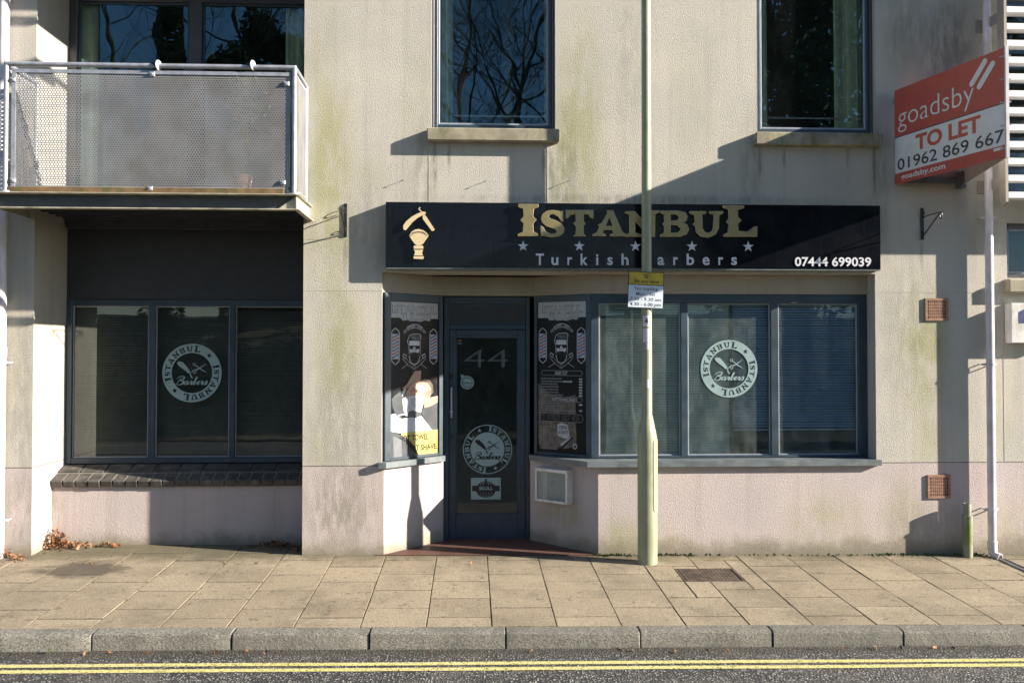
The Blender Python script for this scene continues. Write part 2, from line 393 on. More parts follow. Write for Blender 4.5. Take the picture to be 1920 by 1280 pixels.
# serif capitals drawn from the shop sign, in sign units (y down)
G = {
 'I': [[(48,57),(198,57),(198,78),(165,92),(158,150),(183,176),(158,204),(162,268),(195,284),(195,300),(45,300),(45,285),(82,268),(88,204),(63,178),(88,150),(85,92),(48,78)]],
 'S': [[(388,105),(388,190),(375,185),(354,152),(315,130),(286,136),(276,150),(286,166),(335,184),(378,206),(397,240),(392,272),(365,297),(310,308),(265,303),(245,296),(222,300),(218,225),(232,228),(252,262),(295,284),(328,283),(342,266),(328,247),(262,224),(230,196),(222,165),(234,130),(265,110),(310,103),(350,109),(372,114)]],
 'T': [[(410,103),(618,103),(618,165),(600,160),(585,136),(545,130),(543,185),(560,205),(543,225),(545,283),(562,300),(470,300),(487,283),(488,225),(467,203),(488,185),(485,130),(445,136),(428,160),(410,165)]],
 'A': [[(725,105),(770,105),(840,268),(868,288),(868,300),(748,300),(748,288),(775,275),(765,252),(700,252),(690,275),(715,288),(715,300),(615,300),(615,288),(645,272),(668,228),(655,214),(685,202),(728,125)], [(742,152),(712,225),(768,225)]],
 'N': [[(865,112),(935,112),(1038,222),(1038,132),(1008,118),(1008,106),(1120,106),(1120,118),(1090,132),(1088,303),(1050,303),(935,182),(938,275),(985,290),(985,303),(868,303),(868,290),(895,275),(895,137),(865,125)]],
 'B': [[(1128,108),(1270,108),(1320,120),(1338,150),(1328,182),(1300,196),(1335,214),(1348,250),(1330,285),(1280,303),(1130,303),(1130,290),(1160,278),(1162,225),(1148,208),(1162,190),(1160,137),(1128,122)], [(1207,132),(1250,134),(1276,155),(1262,180),(1207,185)], [(1207,214),(1258,216),(1288,245),(1268,274),(1207,278)]],
 'U': [[(1355,112),(1480,112),(1480,125),(1450,137),(1452,240),(1472,272),(1505,278),(1534,250),(1540,137),(1505,125),(1505,112),(1608,112),(1608,125),(1578,140),(1575,240),(1553,285),(1500,310),(1440,302),(1405,270),(1398,226),(1380,210),(1396,190),(1392,140),(1355,125)]],
 'L': [[(1610,68),(1768,68),(1768,85),(1722,100),(1722,155),(1750,180),(1722,205),(1728,262),(1795,268),(1850,228),(1870,228),(1868,302),(1615,302),(1615,288),(1648,273),(1655,215),(1635,190),(1655,165),(1652,97),(1610,82)]],
}
def glyph_norm(ch):
    lo = G[ch]; xs = [p[0] for p in lo[0]]; ys = [p[1] for p in lo[0]]
    x0, x1, y0, y1 = min(xs), max(xs), min(ys), max(ys); k = 1/(y1-y0)
    return [[((p[0]-(x0+x1)/2)*k, (y1-p[1])*k) for p in l] for l in lo], (x1-x0)*k
def ring_word(word, r, h, a_start, direction=-1, gap=.25):
    "loops of serif letters set round a circle, feet towards the centre"
    out = []; a = a_start
    for ch in word:
        lo, wd = glyph_norm(ch); hh = h*(1.15 if ch in 'IL' else 1); wd *= hh*.95
        da = (wd+gap*h)/(r+h/2)
        am = a + direction*da/2
        for l in lo:
            q = []
            for (x, y) in l:
                rr = r + y*hh; an = am + direction*(x*hh*.95)/(r+h/2)
                q.append((rr*math.cos(an), rr*math.sin(an)))
            out.append(q)
        a += direction*da
    return out, a

# ================================================================== GROUND
def gz(x, y):
    k = .0327*y if y < 0 else .0327*min(y, .9)
    return -.0095*max(-9, min(9, x)) + .004 + k
KY = -1.85          # back of the kerb
def slab_mat():
    m, nt, b = newmat('concrete_paving'); b.inputs['Specular IOR Level'].default_value = .25
    g = N(nt, 'NewGeometry'); p = pos(nt)
    rnd = g.outputs['Random Per Island']
    c = mixc(nt, rnd, (.305, .25, .18), (.39, .325, .235))
    c = mixc(nt, ramp(nt, noi(nt, p, 1.1, 6, .65), .42, .7, lo=0, hi=.55), c, (.14, .12, .09))
    c = mixc(nt, ramp(nt, noi(nt, p, 5.5, 6, .7), .5, .72, lo=0, hi=.5), c, (.42, .36, .26))
    c = mixc(nt, ramp(nt, noi(nt, p, 17, 2, .5), .655, .69, lo=0, hi=.55), c, (.09, .08, .065))
    c = mixc(nt, ramp(nt, noi(nt, p, 2.3, 7, .75), .54, .66, lo=0, hi=.45), c, (.17, .145, .11))
    c = mixc(nt, ramp(nt, noi(nt, p, 85, 3, .75), .45, .62, lo=0, hi=.65), c, (.12, .10, .075))
    # damp round the stained slab and mossy edge against the wall
    s = N(nt, 'VectorMath', operation='SUBTRACT'); L(nt, p, s.inputs[0]); q = P(150, 1083, -.45); s.inputs[1].default_value = (q.x, q.y, q.z)
    k = N(nt, 'VectorMath', operation='MULTIPLY'); L(nt, s.outputs[0], k.inputs[0]); k.inputs[1].default_value = (2.1, 3.4, 1)
    ln = N(nt, 'VectorMath', operation='LENGTH'); L(nt, k.outputs[0], ln.inputs[0])
    dn = mth(nt, 'ADD', ln.outputs['Value'], mth(nt, 'MULTIPLY', mth(nt, 'SUBTRACT', noi(nt, p, 9, 5), .5), .9))
    c = mixc(nt, ramp(nt, dn, .5, 1.0, lo=.75, hi=0), c, (.06, .05, .04))
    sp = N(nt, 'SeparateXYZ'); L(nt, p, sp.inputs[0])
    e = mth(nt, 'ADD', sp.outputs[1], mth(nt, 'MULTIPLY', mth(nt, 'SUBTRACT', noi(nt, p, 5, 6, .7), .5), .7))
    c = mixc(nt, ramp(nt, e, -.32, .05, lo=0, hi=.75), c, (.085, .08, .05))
    L(nt, c, b.inputs['Base Color']); b.inputs['Roughness'].default_value = .85
    h = mth(nt, 'ADD', noi(nt, p, 75, 4, .75), mth(nt, 'MULTIPLY', noi(nt, p, 9, 4, .6), 1.2))
    bump(nt, b, h, .0045); return m
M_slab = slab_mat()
M_joint = plain('dirty_joint_sand', (.055, .045, .03), .95, var=.5, nscale=30)
def kerb_mat():
    m, nt, b = newmat('kerb_concrete'); p = pos(nt); b.inputs['Roughness'].default_value = .8
    g = N(nt, 'NewGeometry')
    c = mixc(nt, g.outputs['Random Per Island'], (.23, .22, .185), (.33, .315, .27))
    sp = N(nt, 'SeparateXYZ'); L(nt, p, sp.inputs[0])
    c = mixc(nt, ramp(nt, noi(nt, p, 3.1, 6, .7), .4, .7, lo=0, hi=.6), c, (.10, .10, .085))
    c = mixc(nt, ramp(nt, noi(nt, pos(nt, (1, 1, 3)), 70, 3, .75), .42, .60, lo=0, hi=.8), c, (.06, .058, .05))
    zz = mth(nt, 'ADD', sp.outputs[2], mth(nt, 'MULTIPLY', noi(nt, p, 8, 4), .06))
    c = mixc(nt, ramp(nt, zz, -.21, -.13, lo=.6, hi=0), c, (.045, .042, .035))
    L(nt, c, b.inputs['Base Color']); bump(nt, b, mth(nt, 'ADD', noi(nt, p, 60, 5, .8), mth(nt, 'MULTIPLY', noi(nt, p, 14, 3), .8)), .011); return m
M_kerb = kerb_mat()
def asphalt_mat():
    m, nt, b = newmat('asphalt'); p = pos(nt); b.inputs['Roughness'].default_value = .75
    v = N(nt, 'TexVoronoi'); v.inputs['Scale'].default_value = 62; L(nt, p, v.inputs['Vector'])
    sv = N(nt, 'SeparateColor'); L(nt, v.outputs['Color'], sv.inputs[0])
    c = mixc(nt, ramp(nt, sv.outputs[0], .25, .95), (.040, .040, .044), (.38, .37, .34))
    c = mixc(nt, ramp(nt, v.outputs['Distance'], .25, .6), c, (.03, .03, .031))
    c = mixc(nt, ramp(nt, noi(nt, p, 2.5, 6, .7), .45, .7, lo=0, hi=.5), c, (.15, .14, .12))
    sp = N(nt, 'SeparateXYZ'); L(nt, p, sp.inputs[0])
    e = mth(nt, 'ADD', sp.outputs[1], mth(nt, 'MULTIPLY', noi(nt, p, 6, 5, .7), .12))
    c = mixc(nt, ramp(nt, e, -2.12, -1.98, lo=0, hi=.7), c, (.045, .038, .028))
    L(nt, c, b.inputs['Base Color'])
    bump(nt, b, mth(nt, 'ADD', ramp(nt, v.outputs['Distance'], .0, .7, lo=1, hi=0), noi(nt, p, 160, 2)), .009); return m
M_asph = asphalt_mat()

def sheet(name, x0, x1, y0, y1, nx, ny, fz, mat):
    vs = []; fs = []
    for j in range(ny+1):
        for i in range(nx+1):
            x = x0+(x1-x0)*i/nx; y = y0+(y1-y0)*j/ny; vs.append((x, y, fz(x, y)))
    for j in range(ny):
        for i in range(nx): a = j*(nx+1)+i; fs.append((a, a+1, a+nx+2, a+nx+1))
    return tagit(MB().add(vs, fs).build(name, mat), kind='structure')
RZ = lambda x, y: gz(x, KY-.13)-.103 + .006*(-1.98-y if y > -5 else 3.0)
sheet('road', -40, 40, -9.6, KY-.05, 80, 8, RZ, M_asph)
# base bed below the slabs, reaching under the building
sheet('pavement_bed', -12, 12, KY, 1.0, 48, 12, lambda x, y: gz(x, y)-.0055, M_joint)

# slabs
rs = random.Random(3)
mb = MB(); mb_p = []
XJ = .1375; SW = .45; SL = .43; g_ = .004
drain = (PX(1272, -.3, 1063)+.0, PX(1395, -.4, 1085))
def slab(x0, x1, y0, y1):
    if y1-y0 < .03 or x1-x0 < .03: return
    a = g_+rs.uniform(-.001, .0015); t = rs.uniform(-.0025, .0025); tx = rs.uniform(-.004, .004); ty = rs.uniform(-.004, .004)
    x0 += a; x1 -= a; y0 += a*2.1; y1 -= a*2.0; b = .0015
    cx, cy = (x0+x1)/2, (y0+y1)/2
    def z(x, y): return gz(x, y)+t+tx*(x-cx)+ty*(y-cy)
    top = [(x0+b, y0+b), (x1-b, y0+b), (x1-b, y1-b), (x0+b, y1-b)]; lo = [(x0, y0), (x1, y0), (x1, y1), (x0, y1)]
    vs = [(x, y, z(x, y)) for x, y in top]+[(x, y, z(x, y)-b) for x, y in lo]+[(x, y, z(x, y)-.03) for x, y in lo]
    fs = [(0, 1, 2, 3)]
    for k in range(4): fs += [(4+k, 4+(k+1) % 4, (k+1) % 4, k), (8+k, 8+(k+1) % 4, 4+(k+1) % 4, 4+k)]
    mb.add(vs, fs)
for c in range(-26, 27):
    x0 = XJ+c*SW; x1 = x0+SW; off = 0 if c % 2 else .5
    ys = [KY]; r0 = KY+SL*(.46 if c % 2 else .93)
    while r0 < .62: ys.append(r0); r0 += SL
    ys.append(.62)
    for a, b_ in zip(ys, ys[1:]):
        if a < -.06 < b_ and not (-4.4 < x0 < -1.4): b_ = min(b_, -.012)
        if a >= -.06 and not (-4.4 < x0 < -1.4): continue
        # hole for the drain cover
        if x0 < 2.235 and x1 > 1.725 and a < -.435 and b_ > -.805:
            slab(x0, min(x1, 1.725), a, b_); slab(max(x0, 2.235), x1, a, b_)
            lx0, lx1 = max(x0, 1.725), min(x1, 2.235)
            if lx1 > lx0: slab(lx0, lx1, a, min(b_, -.805)); slab(lx0, lx1, max(a, -.435), b_)
            continue
        if x0 < 5.1 < x1 and False: pass
        slab(x0, x1, a, b_)
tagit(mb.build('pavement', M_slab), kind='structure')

# kerb stones: rounded front edge
mb = MB(); xk = PX(948, KY-.1, 1195); kk = .912
prof = [(0, -.16), (0, .001), (-.094, -.001), (-.108, -.004), (-.116, -.011), (-.120, -.022), (-.126, -.16)]
for i in range(-13, 14):
    a = xk+i*kk+.003+rs.uniform(-.002, .004); b_ = xk+(i+1)*kk-.003; dz = rs.uniform(-.006, .005); dy = rs.uniform(-.008, .006)
    vs = []; n = len(prof); secs = [a, a+.006] + [a+(b_-a)*t/6 for t in range(1, 6)] + [b_-.006, b_]
    for si, x in enumerate(secs):
        sh = .006 if si in (0, len(secs)-1) else 0
        for (py_, pz_) in prof:
            jy = rs.uniform(-.0030, .0030)
            vs.append((x, KY+py_+dy+jy+(sh if py_ < -.08 else 0), gz(x, KY)+pz_+dz-(sh if pz_ > -.05 else 0)))
    fs = []
    for s_ in range(len(secs)-1):
        for k in range(n-1): fs.append((s_*n+k, s_*n+k+1, (s_+1)*n+k+1, (s_+1)*n+k))
    fs += [tuple(range(n))[::-1], tuple(range((len(secs)-1)*n, len(secs)*n))]
    mb.add(vs, fs)
tagit(mb.build('kerb', M_kerb, smooth=True), kind='structure')

# double yellow lines, a sheet each, worn edges
def paint_mat():
    m, nt, b = newmat('worn_yellow_line_paint'); p = pos(nt); b.inputs['Roughness'].default_value = .6
    c = mixc(nt, ramp(nt, noi(nt, p, 22, 5, .7), .35, .7), (.62, .57, .24), (.54, .48, .18))
    c = mixc(nt, ramp(nt, noi(nt, p, 3, 5, .7), .45, .7, lo=0, hi=.5), c, (.66, .60, .30))
    L(nt, c, b.inputs['Base Color'])
    out = nt.nodes['Material Output']; tr = N(nt, 'BsdfTransparent'); mx = N(nt, 'MixShader')
    f = ramp(nt, noi(nt, p, 60, 4, .8), .565, .60, smooth=False); L(nt, f, mx.inputs[0]); L(nt, b.outputs[0], mx.inputs[1]); L(nt, tr.outputs[0], mx.inputs[2])
    L(nt, mx.outputs[0], out.inputs[0]); bump(nt, b, noi(nt, p, 120, 3), .003); return m
M_yel = paint_mat()
for i, (ya, yb) in enumerate(((P(960, 1238.5, -2.3), 0), (P(960, 1249.5, -2.3), 0))):
    pass
for yc in (-2.262, -2.362):
    mb = MB(); vs = []; fs = []; n = 900
    for i in range(n+1):
        x = -12+24*i/n; wob = .010*mnoise.noise((x*.7, yc*9, 0)); e0 = .0035*mnoise.noise((x*34, yc, 1)); e1 = .0035*mnoise.noise((x*34, yc, 5))
        for s_, e in ((-.028, e0), (.028, e1)):
            y = yc+s_+wob+e; vs.append((x, y, RZ(x, y)+.004))
    for i in range(n): fs.append((2*i, 2*i+2, 2*i+3, 2*i+1))
    tagit(mb.add(vs, fs).build('yellow_line', M_yel), kind='structure')

# red quarry tile doorstep in the entrance
def tile_mat():
    m, nt, b = newmat('red_quarry_tile'); p = pos(nt); b.inputs['Roughness'].default_value = .6
    br = N(nt, 'TexBrick'); L(nt, p, br.inputs['Vector']); br.inputs['Scale'].default_value = 1; br.offset = 0
    br.inputs['Brick Width'].default_value = .15; br.inputs['Row Height'].default_value = .15; br.inputs['Mortar Size'].default_value = .004
    br.inputs['Color1'].default_value = (.085, .038, .030, 1); br.inputs['Color2'].default_value = (.115, .050, .040, 1); br.inputs['Mortar'].default_value = (.09, .07, .055, 1)
    c = mixc(nt, ramp(nt, noi(nt, p, 7, 5, .7), .45, .7, lo=0, hi=.6), br.outputs['Color'], (.10, .07, .05))
    L(nt, c, b.inputs['Base Color']); bump(nt, b, noi(nt, p, 40, 3), .0015); return m
mb = MB(); poly = [(-.86, -.005), (1.30, -.005), (1.30, .3), (.60, .62), (-.30, .62), (-.86, .2)]
n = len(poly); mb.add([(x, y, gz(x, y)+.006) for x, y in poly]+[(x, y, gz(x, y)-.05) for x, y in poly], [tuple(range(n))]+[(i+n, (i+1) % n+n, (i+1) % n, i) for i in range(n)])
tagit(mb.build('doorstep', tile_mat()), kind='structure')

# far side of the road: kerb, verge and wooded bank (seen in the glass)
M_earth = plain('leafy_bank_soil', (.07, .065, .035), .95, var=.5, nscale=2, bdist=.05, bscale=3)
def bank(x, y):
    d = -9.6-y
    h = 0 if d < 2.2 else min(3.0, (d-2.2)*.42) + (0.25*mnoise.noise((x*.3, y*.3, 0)))
    return -.05+h-(.02 if d > 1.5 else 0)
sheet('far_bank', -60, 60, -60, -9.6, 90, 60, bank, M_earth)
sheet('ground', -300, 300, -300, 300, 6, 6, lambda x, y: -.75, M_earth)

# ================================================================== BUILDING
B = empty('apartment_building', (0, 0, 0), 'cream rendered building with pink base, shop front and upstairs windows', 'building')
XA0, XA1 = PX(62, 0, 700), PX(568, 0, 700)       # left recess
XS0, XS1 = PX(716, 0, 700), PX(1642, 0, 700)     # shop opening
ZJ = PZ(640, 873, 0); ZS = 2.54; ZT = 6.7
W1 = (PX(809, 0, 150), PX(1041, 0, 150), PZ(925, 242, 0)); W2 = (PX(1419, 0, 150), PX(1641, 0, 150), PZ(1530, 250, 0))
WZ1 = 5.45
W3 = (PX(1888, 0, 470), PX(1888, 0, 470)+1.2, PZ(1900, 521, 0), PZ(1900, 418, 0))
W4 = (PX(1900, 0, 200), PX(1888, 0, 470)+1.5, 3.25, 5.3)
XR = 8.5
print('SIZES', XA0, XA1, XS0, XS1, ZJ, W1, W2, W3)
RB = .66
mb = MB()
mb.box(-6.5, XA0, 0, RB+.04, ZJ, ZT)
mb.box(XA1, XS0, 0, RB, ZJ, ZS)
mb.box(XA1, XS0, 0, RB, ZS, ZT)
mb.box(XS0, W1[0], 0, .32, ZS, ZT)
mb.box(W1[0], W1[1], 0, .32, ZS, W1[2]); mb.box(W1[0], W1[1], 0, .32, WZ1, ZT)
mb.box(W1[1], W2[0], 0, .32, ZS, ZT)
mb.box(W2[0], W2[1], 0, .32, ZS, W2[2]); mb.box(W2[0], W2[1], 0, .32, WZ1, ZT)
mb.box(W2[1], XS1, 0, .32, ZS, ZT) if XS1 > W2[1] else None
xr = max(XS1, W2[1])
mb.box(xr, W3[0], 0, .32, ZS, ZT); mb.box(XS1, W3[0], 0, .32, ZJ, ZS)
mb.box(W3[0], W3[1], 0, .32, ZJ, W3[2]); mb.box(W3[0], W3[1], 0, .32, W3[3], W4[2]); mb.box(W3[0], W3[1], 0, .32, W4[3], ZT)
mb.box(W3[1], XR, 0, .32, ZJ, ZT)
if XS1 < W2[1]: mb.box(XS1, W2[1], 0, .32, ZS-.0, ZS+.0001)
mb.build('wall', M_cream, B)
mb = MB()
pA, pB_ = P(710, 1040, 0), P(831, 1012, .5); pC, pD = P(994.5, 1012, .52), P(1122, 1037, 0)
mb.box(-6.5, XA0, 0, RB+.04, -.6, ZJ)
mb.prism([(XA1, 0), (XS0, 0), (XS0, .03), (pB_.x, .52), (pB_.x, RB), (XA1, RB)], -.6, .79) if False else None
mb.prism([(XA1, 0), (XS0, 0), (XS0, RB), (XA1, RB)], -.6, ZJ)
mb.prism([(XS0, .0), (XS0+.02, .0), (pB_.x, .50), (pB_.x, .62), (XS0, .62)], -.6, .785)
mb.prism([(pC.x, .52), (pD.x, .0), (XS1, 0), (XS1, .30), (pD.x+.2, .30), (pC.x, .62)], -.6, .785)
mb.box(XS1, XR, 0, .32, -.6, ZJ)
mb.box(XA0, XA1, .37, RB, -.6, .60)
mb.build('plinth', M_pink, B)
# lintel band over the bay
fA, fB, fC, fD = P(722, 700, .04), P(831, 700, .50), P(1001, 700, .52), P(1108, 700, .165)
plan = [(fA.x, fA.y), (fB.x, fB.y), (fC.x, fC.y), (fD.x, fD.y), (XS1-.001, .165)]
mb = MB(); off = .0
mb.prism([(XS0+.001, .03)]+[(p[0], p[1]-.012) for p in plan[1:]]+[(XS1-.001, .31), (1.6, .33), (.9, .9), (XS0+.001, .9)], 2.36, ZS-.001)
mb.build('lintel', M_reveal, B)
# joint beads
bw = .003; pr = .0013
def bead(*a, m=None): MB().box(*a).build('render_joint', m or M_bead, B)
def hb(x0, x1, py, px_=None): z = PZ(px_ or 640, py, 0); bead(x0, x1, -pr, .002, z-bw, z+bw)
def vb(px, y0, y1): x = PX(px, 0, (y0+y1)/2); bead(x-bw, x+bw, -pr-.0006, .002, PZ(px, y1, 0), PZ(px, y0, 0))
hb(XA1, XS0, 449); hb(XA1, XS0, 545); hb(-6.5, XA0, 448, 40); hb(-6.5, XA0, 545, 40); hb(XS1, W3[0], 453, 1750); hb(XS1, XR, 548, 1750)
for z_ in (ZJ,): bead(-6.5, XA0, -pr, .002, z_-bw, z_+bw, m=M_beadk); bead(XA1, XS0, -pr, .002, z_-bw, z_+bw, m=M_beadk); bead(XS1+.02, XR, -pr, .002, z_-bw, z_+bw, m=M_beadk)
vb(804, 272, 378); vb(1412, 280, 384); vb(1643, 280, 386); vb(1882, 556, 864); vb(1026, 272, 380)
bead(XA0-.002, XA0+.003, 0.001, RB, ZJ-bw, ZJ+bw, m=M_beadk)
# floors, roof, inside walls
mb = MB()
mb.box(-6.4, XR-.1, .95, 6, 2.58, 2.95); mb.box(XS1-.3, XR-.1, .31, .96, 2.58, 2.95); mb.box(XS0-.5, XS1, .34, .96, 2.6, 2.94)
mb.box(-6.4, XR-.1, .05, 6, 6.35, 6.6); mb.box(-6.4, XR-.1, 6, 6.2, -.5, 6.6); mb.box(-6.4, -6.2, .7, 6, -.5, 6.6); mb.box(XR-.3, XR-.1, .33, 6, -.5, 6.6)
mb.box(-6.4, XR-.1, .8, 6, -.5, -.02)
mb.box(XA1-.05, XA1+.1, RB+.02, 6, -.02, 6.4)
mb.box(1.7, 1.8, .33, 6, 2.95, 6.4)
mb.build('inner_wall', [M_room], B)
# left recess back: cladding above the shop window, upstairs slab edge, lintel
mb = MB()
zb0, zb1 = PZ(350, 562, .62), 3.03
mb.box(XA0, XA1, .63, .9, zb0, zb1)
mb.build('cladding_panel', M_panel, B)
for q in ((.60, .92, zb1+.001, 3.13), (.60, 1.0, 5.26, 5.659), (.02, 1.0, 5.66, 5.80), (.6, 1., 5.801, 6.6)): MB().box(XA0, XA1, *q).build('slab_edge', M_panel, B)
# parapet coping
mb = MB(); mb.box(-6.6, XR+.1, -.04, .4, ZT+.002, ZT+.07, .01); mb.build('coping', M_stone, B)

# ---- windows
def window(name, M, W, H, bars, fr, depth, mats, glass, parent, inner=.0, setback=.03):
    "frame in local coords; bars = [(u0,u1)] uprights; fr = (left,right,bottom,top); n=0 is the front face"
    fl, frr, fb, ft = fr
    mb = MB(); mb.M = M; b = .004
    mb.box(0, fl, 0, H, -depth, 0, b); mb.box(W-frr, W, 0, H, -depth, 0, b)
    mb.box(fl-.002, W-frr+.002, 0, fb, -depth, -.002, b); mb.box(fl-.002, W-frr+.002, H-ft, H, -depth, -.002, b)
    for (a, c) in bars: mb.box(a, c, fb-.002, H-ft+.002, -depth, -.001, b)
    edges = [fl]+[q for bb in bars for q in bb]+[W-frr]
    mb.mi = 1
    if inner:
        for a, c in zip(edges[::2], edges[1::2]):
            i = inner
            mb.box(a, a+i, fb, H-ft, -setback-.012, -setback+.012, .002); mb.box(c-i, c, fb, H-ft, -setback-.012, -setback+.012, .002)
            mb.box(a+i, c-i, fb, fb+i, -setback-.012, -setback+.0115, .002); mb.box(a+i, c-i, H-ft-i, H-ft, -setback-.012, -setback+.0115, .002)
    o = mb.build(name, mats, parent)
    panes = []
    for a, c in zip(edges[::2], edges[1::2]):
        pb_ = MB(); pb_.M = M; pb_.box(a-.002, c+.002, fb-.002, H-ft+.002, -setback-.006, -setback)
        # single sheet pane avoids doubled reflections
        pb_ = MB(); pb_.M = M; pb_.add([(a, fb, -setback), (c, fb, -setback), (c, H-ft, -setback), (a, H-ft, -setback)], [(0, 1, 2, 3)])
        panes.append(pb_.build('pane', glass, o))
    return o, panes
def upstairs(Wn):
    x0, x1, z0 = Wn
    mb = MB(); M = FRONT(x0, .05, z0); mb.M = M; W = x1-x0; H = WZ1-z0
    f = .022
    mb.box(0, f, 0, H, -.1, .0, .003); mb.box(W-f, W, 0, H, -.1, 0, .003); mb.box(f, W-f, 0, f, -.1, -.001, .003); mb.box(f, W-f, H-f, H, -.1, -.001, .003)
    o = mb.build('window', [M_brown], B)
    mb = MB(); mb.M = M; g = f; s_ = .032
    mb.box(g, g+s_, g, H-g, -.07, -.018, .004); mb.box(W-g-s_, W-g, g, H-g, -.07, -.018, .004); mb.box(g+s_, W-g-s_, g, g+s_, -.07, -.019, .004); mb.box(g+s_, W-g-s_, H-g-s_, H-g, -.07, -.019, .004)
    mb.build('sash', M_frame, o)
    mb = MB(); mb.M = M; g = f+s_; s_ = .018
    mb.box(g, g+s_, g, H-g, -.06, -.030, .003); mb.box(W-g-s_, W-g, g, H-g, -.06, -.030, .003); mb.box(g+s_, W-g-s_, g, g+s_, -.06, -.031, .003)
    mb.build('glazing_bead', M_frame2, o)
    mb = MB(); mb.M = M; mb.add([(g, g, -.045), (W-g, g, -.045), (W-g, H-g, -.045), (g, H-g, -.045)], [(0, 1, 2, 3)]); mb.build('pane', M_glassup, o)
    zs = z0-.012
    mb = MB(); mb.box(x0-.035, x1+.03, -.085, .06, zs-.115, zs, .008); mb.build('sill', M_stone, o)
    return o
upstairs(W1); upstairs(W2)
# right hand small window and its sill
window('window', FRONT(W3[0], .06, W3[2]), W3[1]-W3[0], W3[3]-W3[2], [(.6, .65)], (.045, .045, .045, .045), .08, [M_brown, M_frame2], M_glass, B, .02, .03)
window('window', FRONT(W3[0], .1, W4[2]), W3[1]-W3[0], W4[3]-W4[2], [(.6, .65)], (.045, .045, .045, .045), .08, [M_brown, M_frame2], M_glass, B, .02, .03)
mb = MB(); mb.box(W3[0]-.03, W3[1]+.05, -.08, .06, W3[2]-.14, W3[2]-.015, .01); mb.build('sill', M_stone, B)

# shop windows
ZF0, ZF1 = .841, 2.359
FX0, FX1 = fD.x, XS1-.002
def ux(px, Y, x0): return PX(px, Y, 700)-x0
Mw = FRONT(FX0, .165, ZF0)
o, _ = window('shop_window', Mw, FX1-FX0, ZF1-ZF0, [(ux(1277, .165, FX0), ux(1290, .165, FX0)), (ux(1446, .165, FX0), ux(1460, .165, FX0))],
       (.075, .085, .02, .085), .07, [M_frame, M_frame2], M_glassr, B, .012, .035)
def splay(a, b, fr, name='shop_window'):
    d = Vector((b[0]-a[0], b[1]-a[1], 0)); M = frameM((a[0], a[1], ZF0), d)
    return window(name, M, d.length, ZF1-ZF0, [], fr, .07, [M_frame, M_frame2], M_glass, B, .0, .02), M, d.length
(_, MSL, WSL) = splay(plan[0], plan[1], (.07, .05, .025, .075))
(_, MSR, WSR) = splay(plan[2], plan[3], (.035, .055, .03, .06))
# sills, following the bay
mb = MB()
mb.prism([(XS0-.025, -.045), (XS0+.045, -.045), (pB_.x+.02, .46), (pB_.x-.0, .55), (XS0, .3), (XS0-.025, 0.0)], .787, .838)
mb.build('window_sill', M_sill, B)
mb = MB()
mb.prism([(pC.x-.012, .50), (P(1101, 862, -.045).x, -.045), (XS1+.03, -.045), (XS1+.03, -.001), (XS1-.001, 0.001), (XS1-.001, .2), (1.25, .25), (.65, .58), (pC.x-.012, .56)], .787, .838)
mb.build('window_sill', M_sill, B)
# left recess shop window
LX0, LX1 = XA0+.0, XA1
ZL0, ZL1 = PZ(350, 868, .62), zb0
o, _ = window('shop_window', FRONT(XA0+.001, .62, ZL0), XA1-XA0-.002, ZL1-ZL0,
       [(ux(277, .62, XA0), ux(290, .62, XA0)), (ux(429, .62, XA0), ux(440, .62, XA0))], (.055, .03, .055, .06), .08, [M_frame, M_frame2], M_glassl, B, .010, .035)
# balcony doors upstairs
o, _ = window('balcony_window', FRONT(XA0+.001, .62, 3.14), XA1-XA0-.002, 5.25-3.14,
       [(PX(354, .62, 80)-XA0, PX(378, .62, 80)-XA0)], (.075, .05, .08, .06), .09, [M_brown, M_frame], M_glassup, B, .022, .04)
# brick sill
M_bsill = plain('blue_engineering_brick', (.065, .060, .056), .6, var=.35, nscale=12, bdist=.0012, bscale=50, grime=((.18, .17, .15), .5, 12))
M_mort = plain('pale_mortar', (.20, .185, .16), .95, var=.2, nscale=30)
sb = MB(); mo = MB(); r2 = random.Random(5)
def tilted(mbx, x0, x1, y0, z0, y1, z1, th, b):
    d = Vector((0, y1-y0, z1-z0)); ln = d.length; M = Matrix.Translation((x0, y0, z0)) @ Matrix(((1, 0, 0, 0), (0, d.y/ln, -d.z/ln, 0), (0, d.z/ln, d.y/ln, 0), (0, 0, 0, 1)))
    mbx.M = M; mbx.box(0, x1-x0, 0, ln, -th, 0, b); mbx.M = None
tilted(mo, XA0+.001, XA1-.001, .342, .645, .60, .745, .06, 0); mo.box(XA0+.001, XA1-.001, .345, .64, .58, .64)
x = XA0+.004
while x < XA1-.02:
    b_ = min(x+.1125-.009, XA1-.003); tilted(sb, x, b_, .318+r2.uniform(-.002, .003), .640, .455, .692+r2.uniform(-.001, .002), .065, .006); x += .1125
x = XA0+.06
sb_end = XA1
xx = [XA0+.004]+[XA0+.21+i*.225 for i in range(20) if XA0+.21+i*.225 < XA1-.02]+[XA1+.006]
for a, b_ in zip(xx, xx[1:]): tilted(sb, a, b_-.009, .468, .708+r2.uniform(-.001, .002), .605, .760, .065, .006)
mo.build('sill_mortar', M_mort, B); sb.build('brick_sill', M_bsill, B)

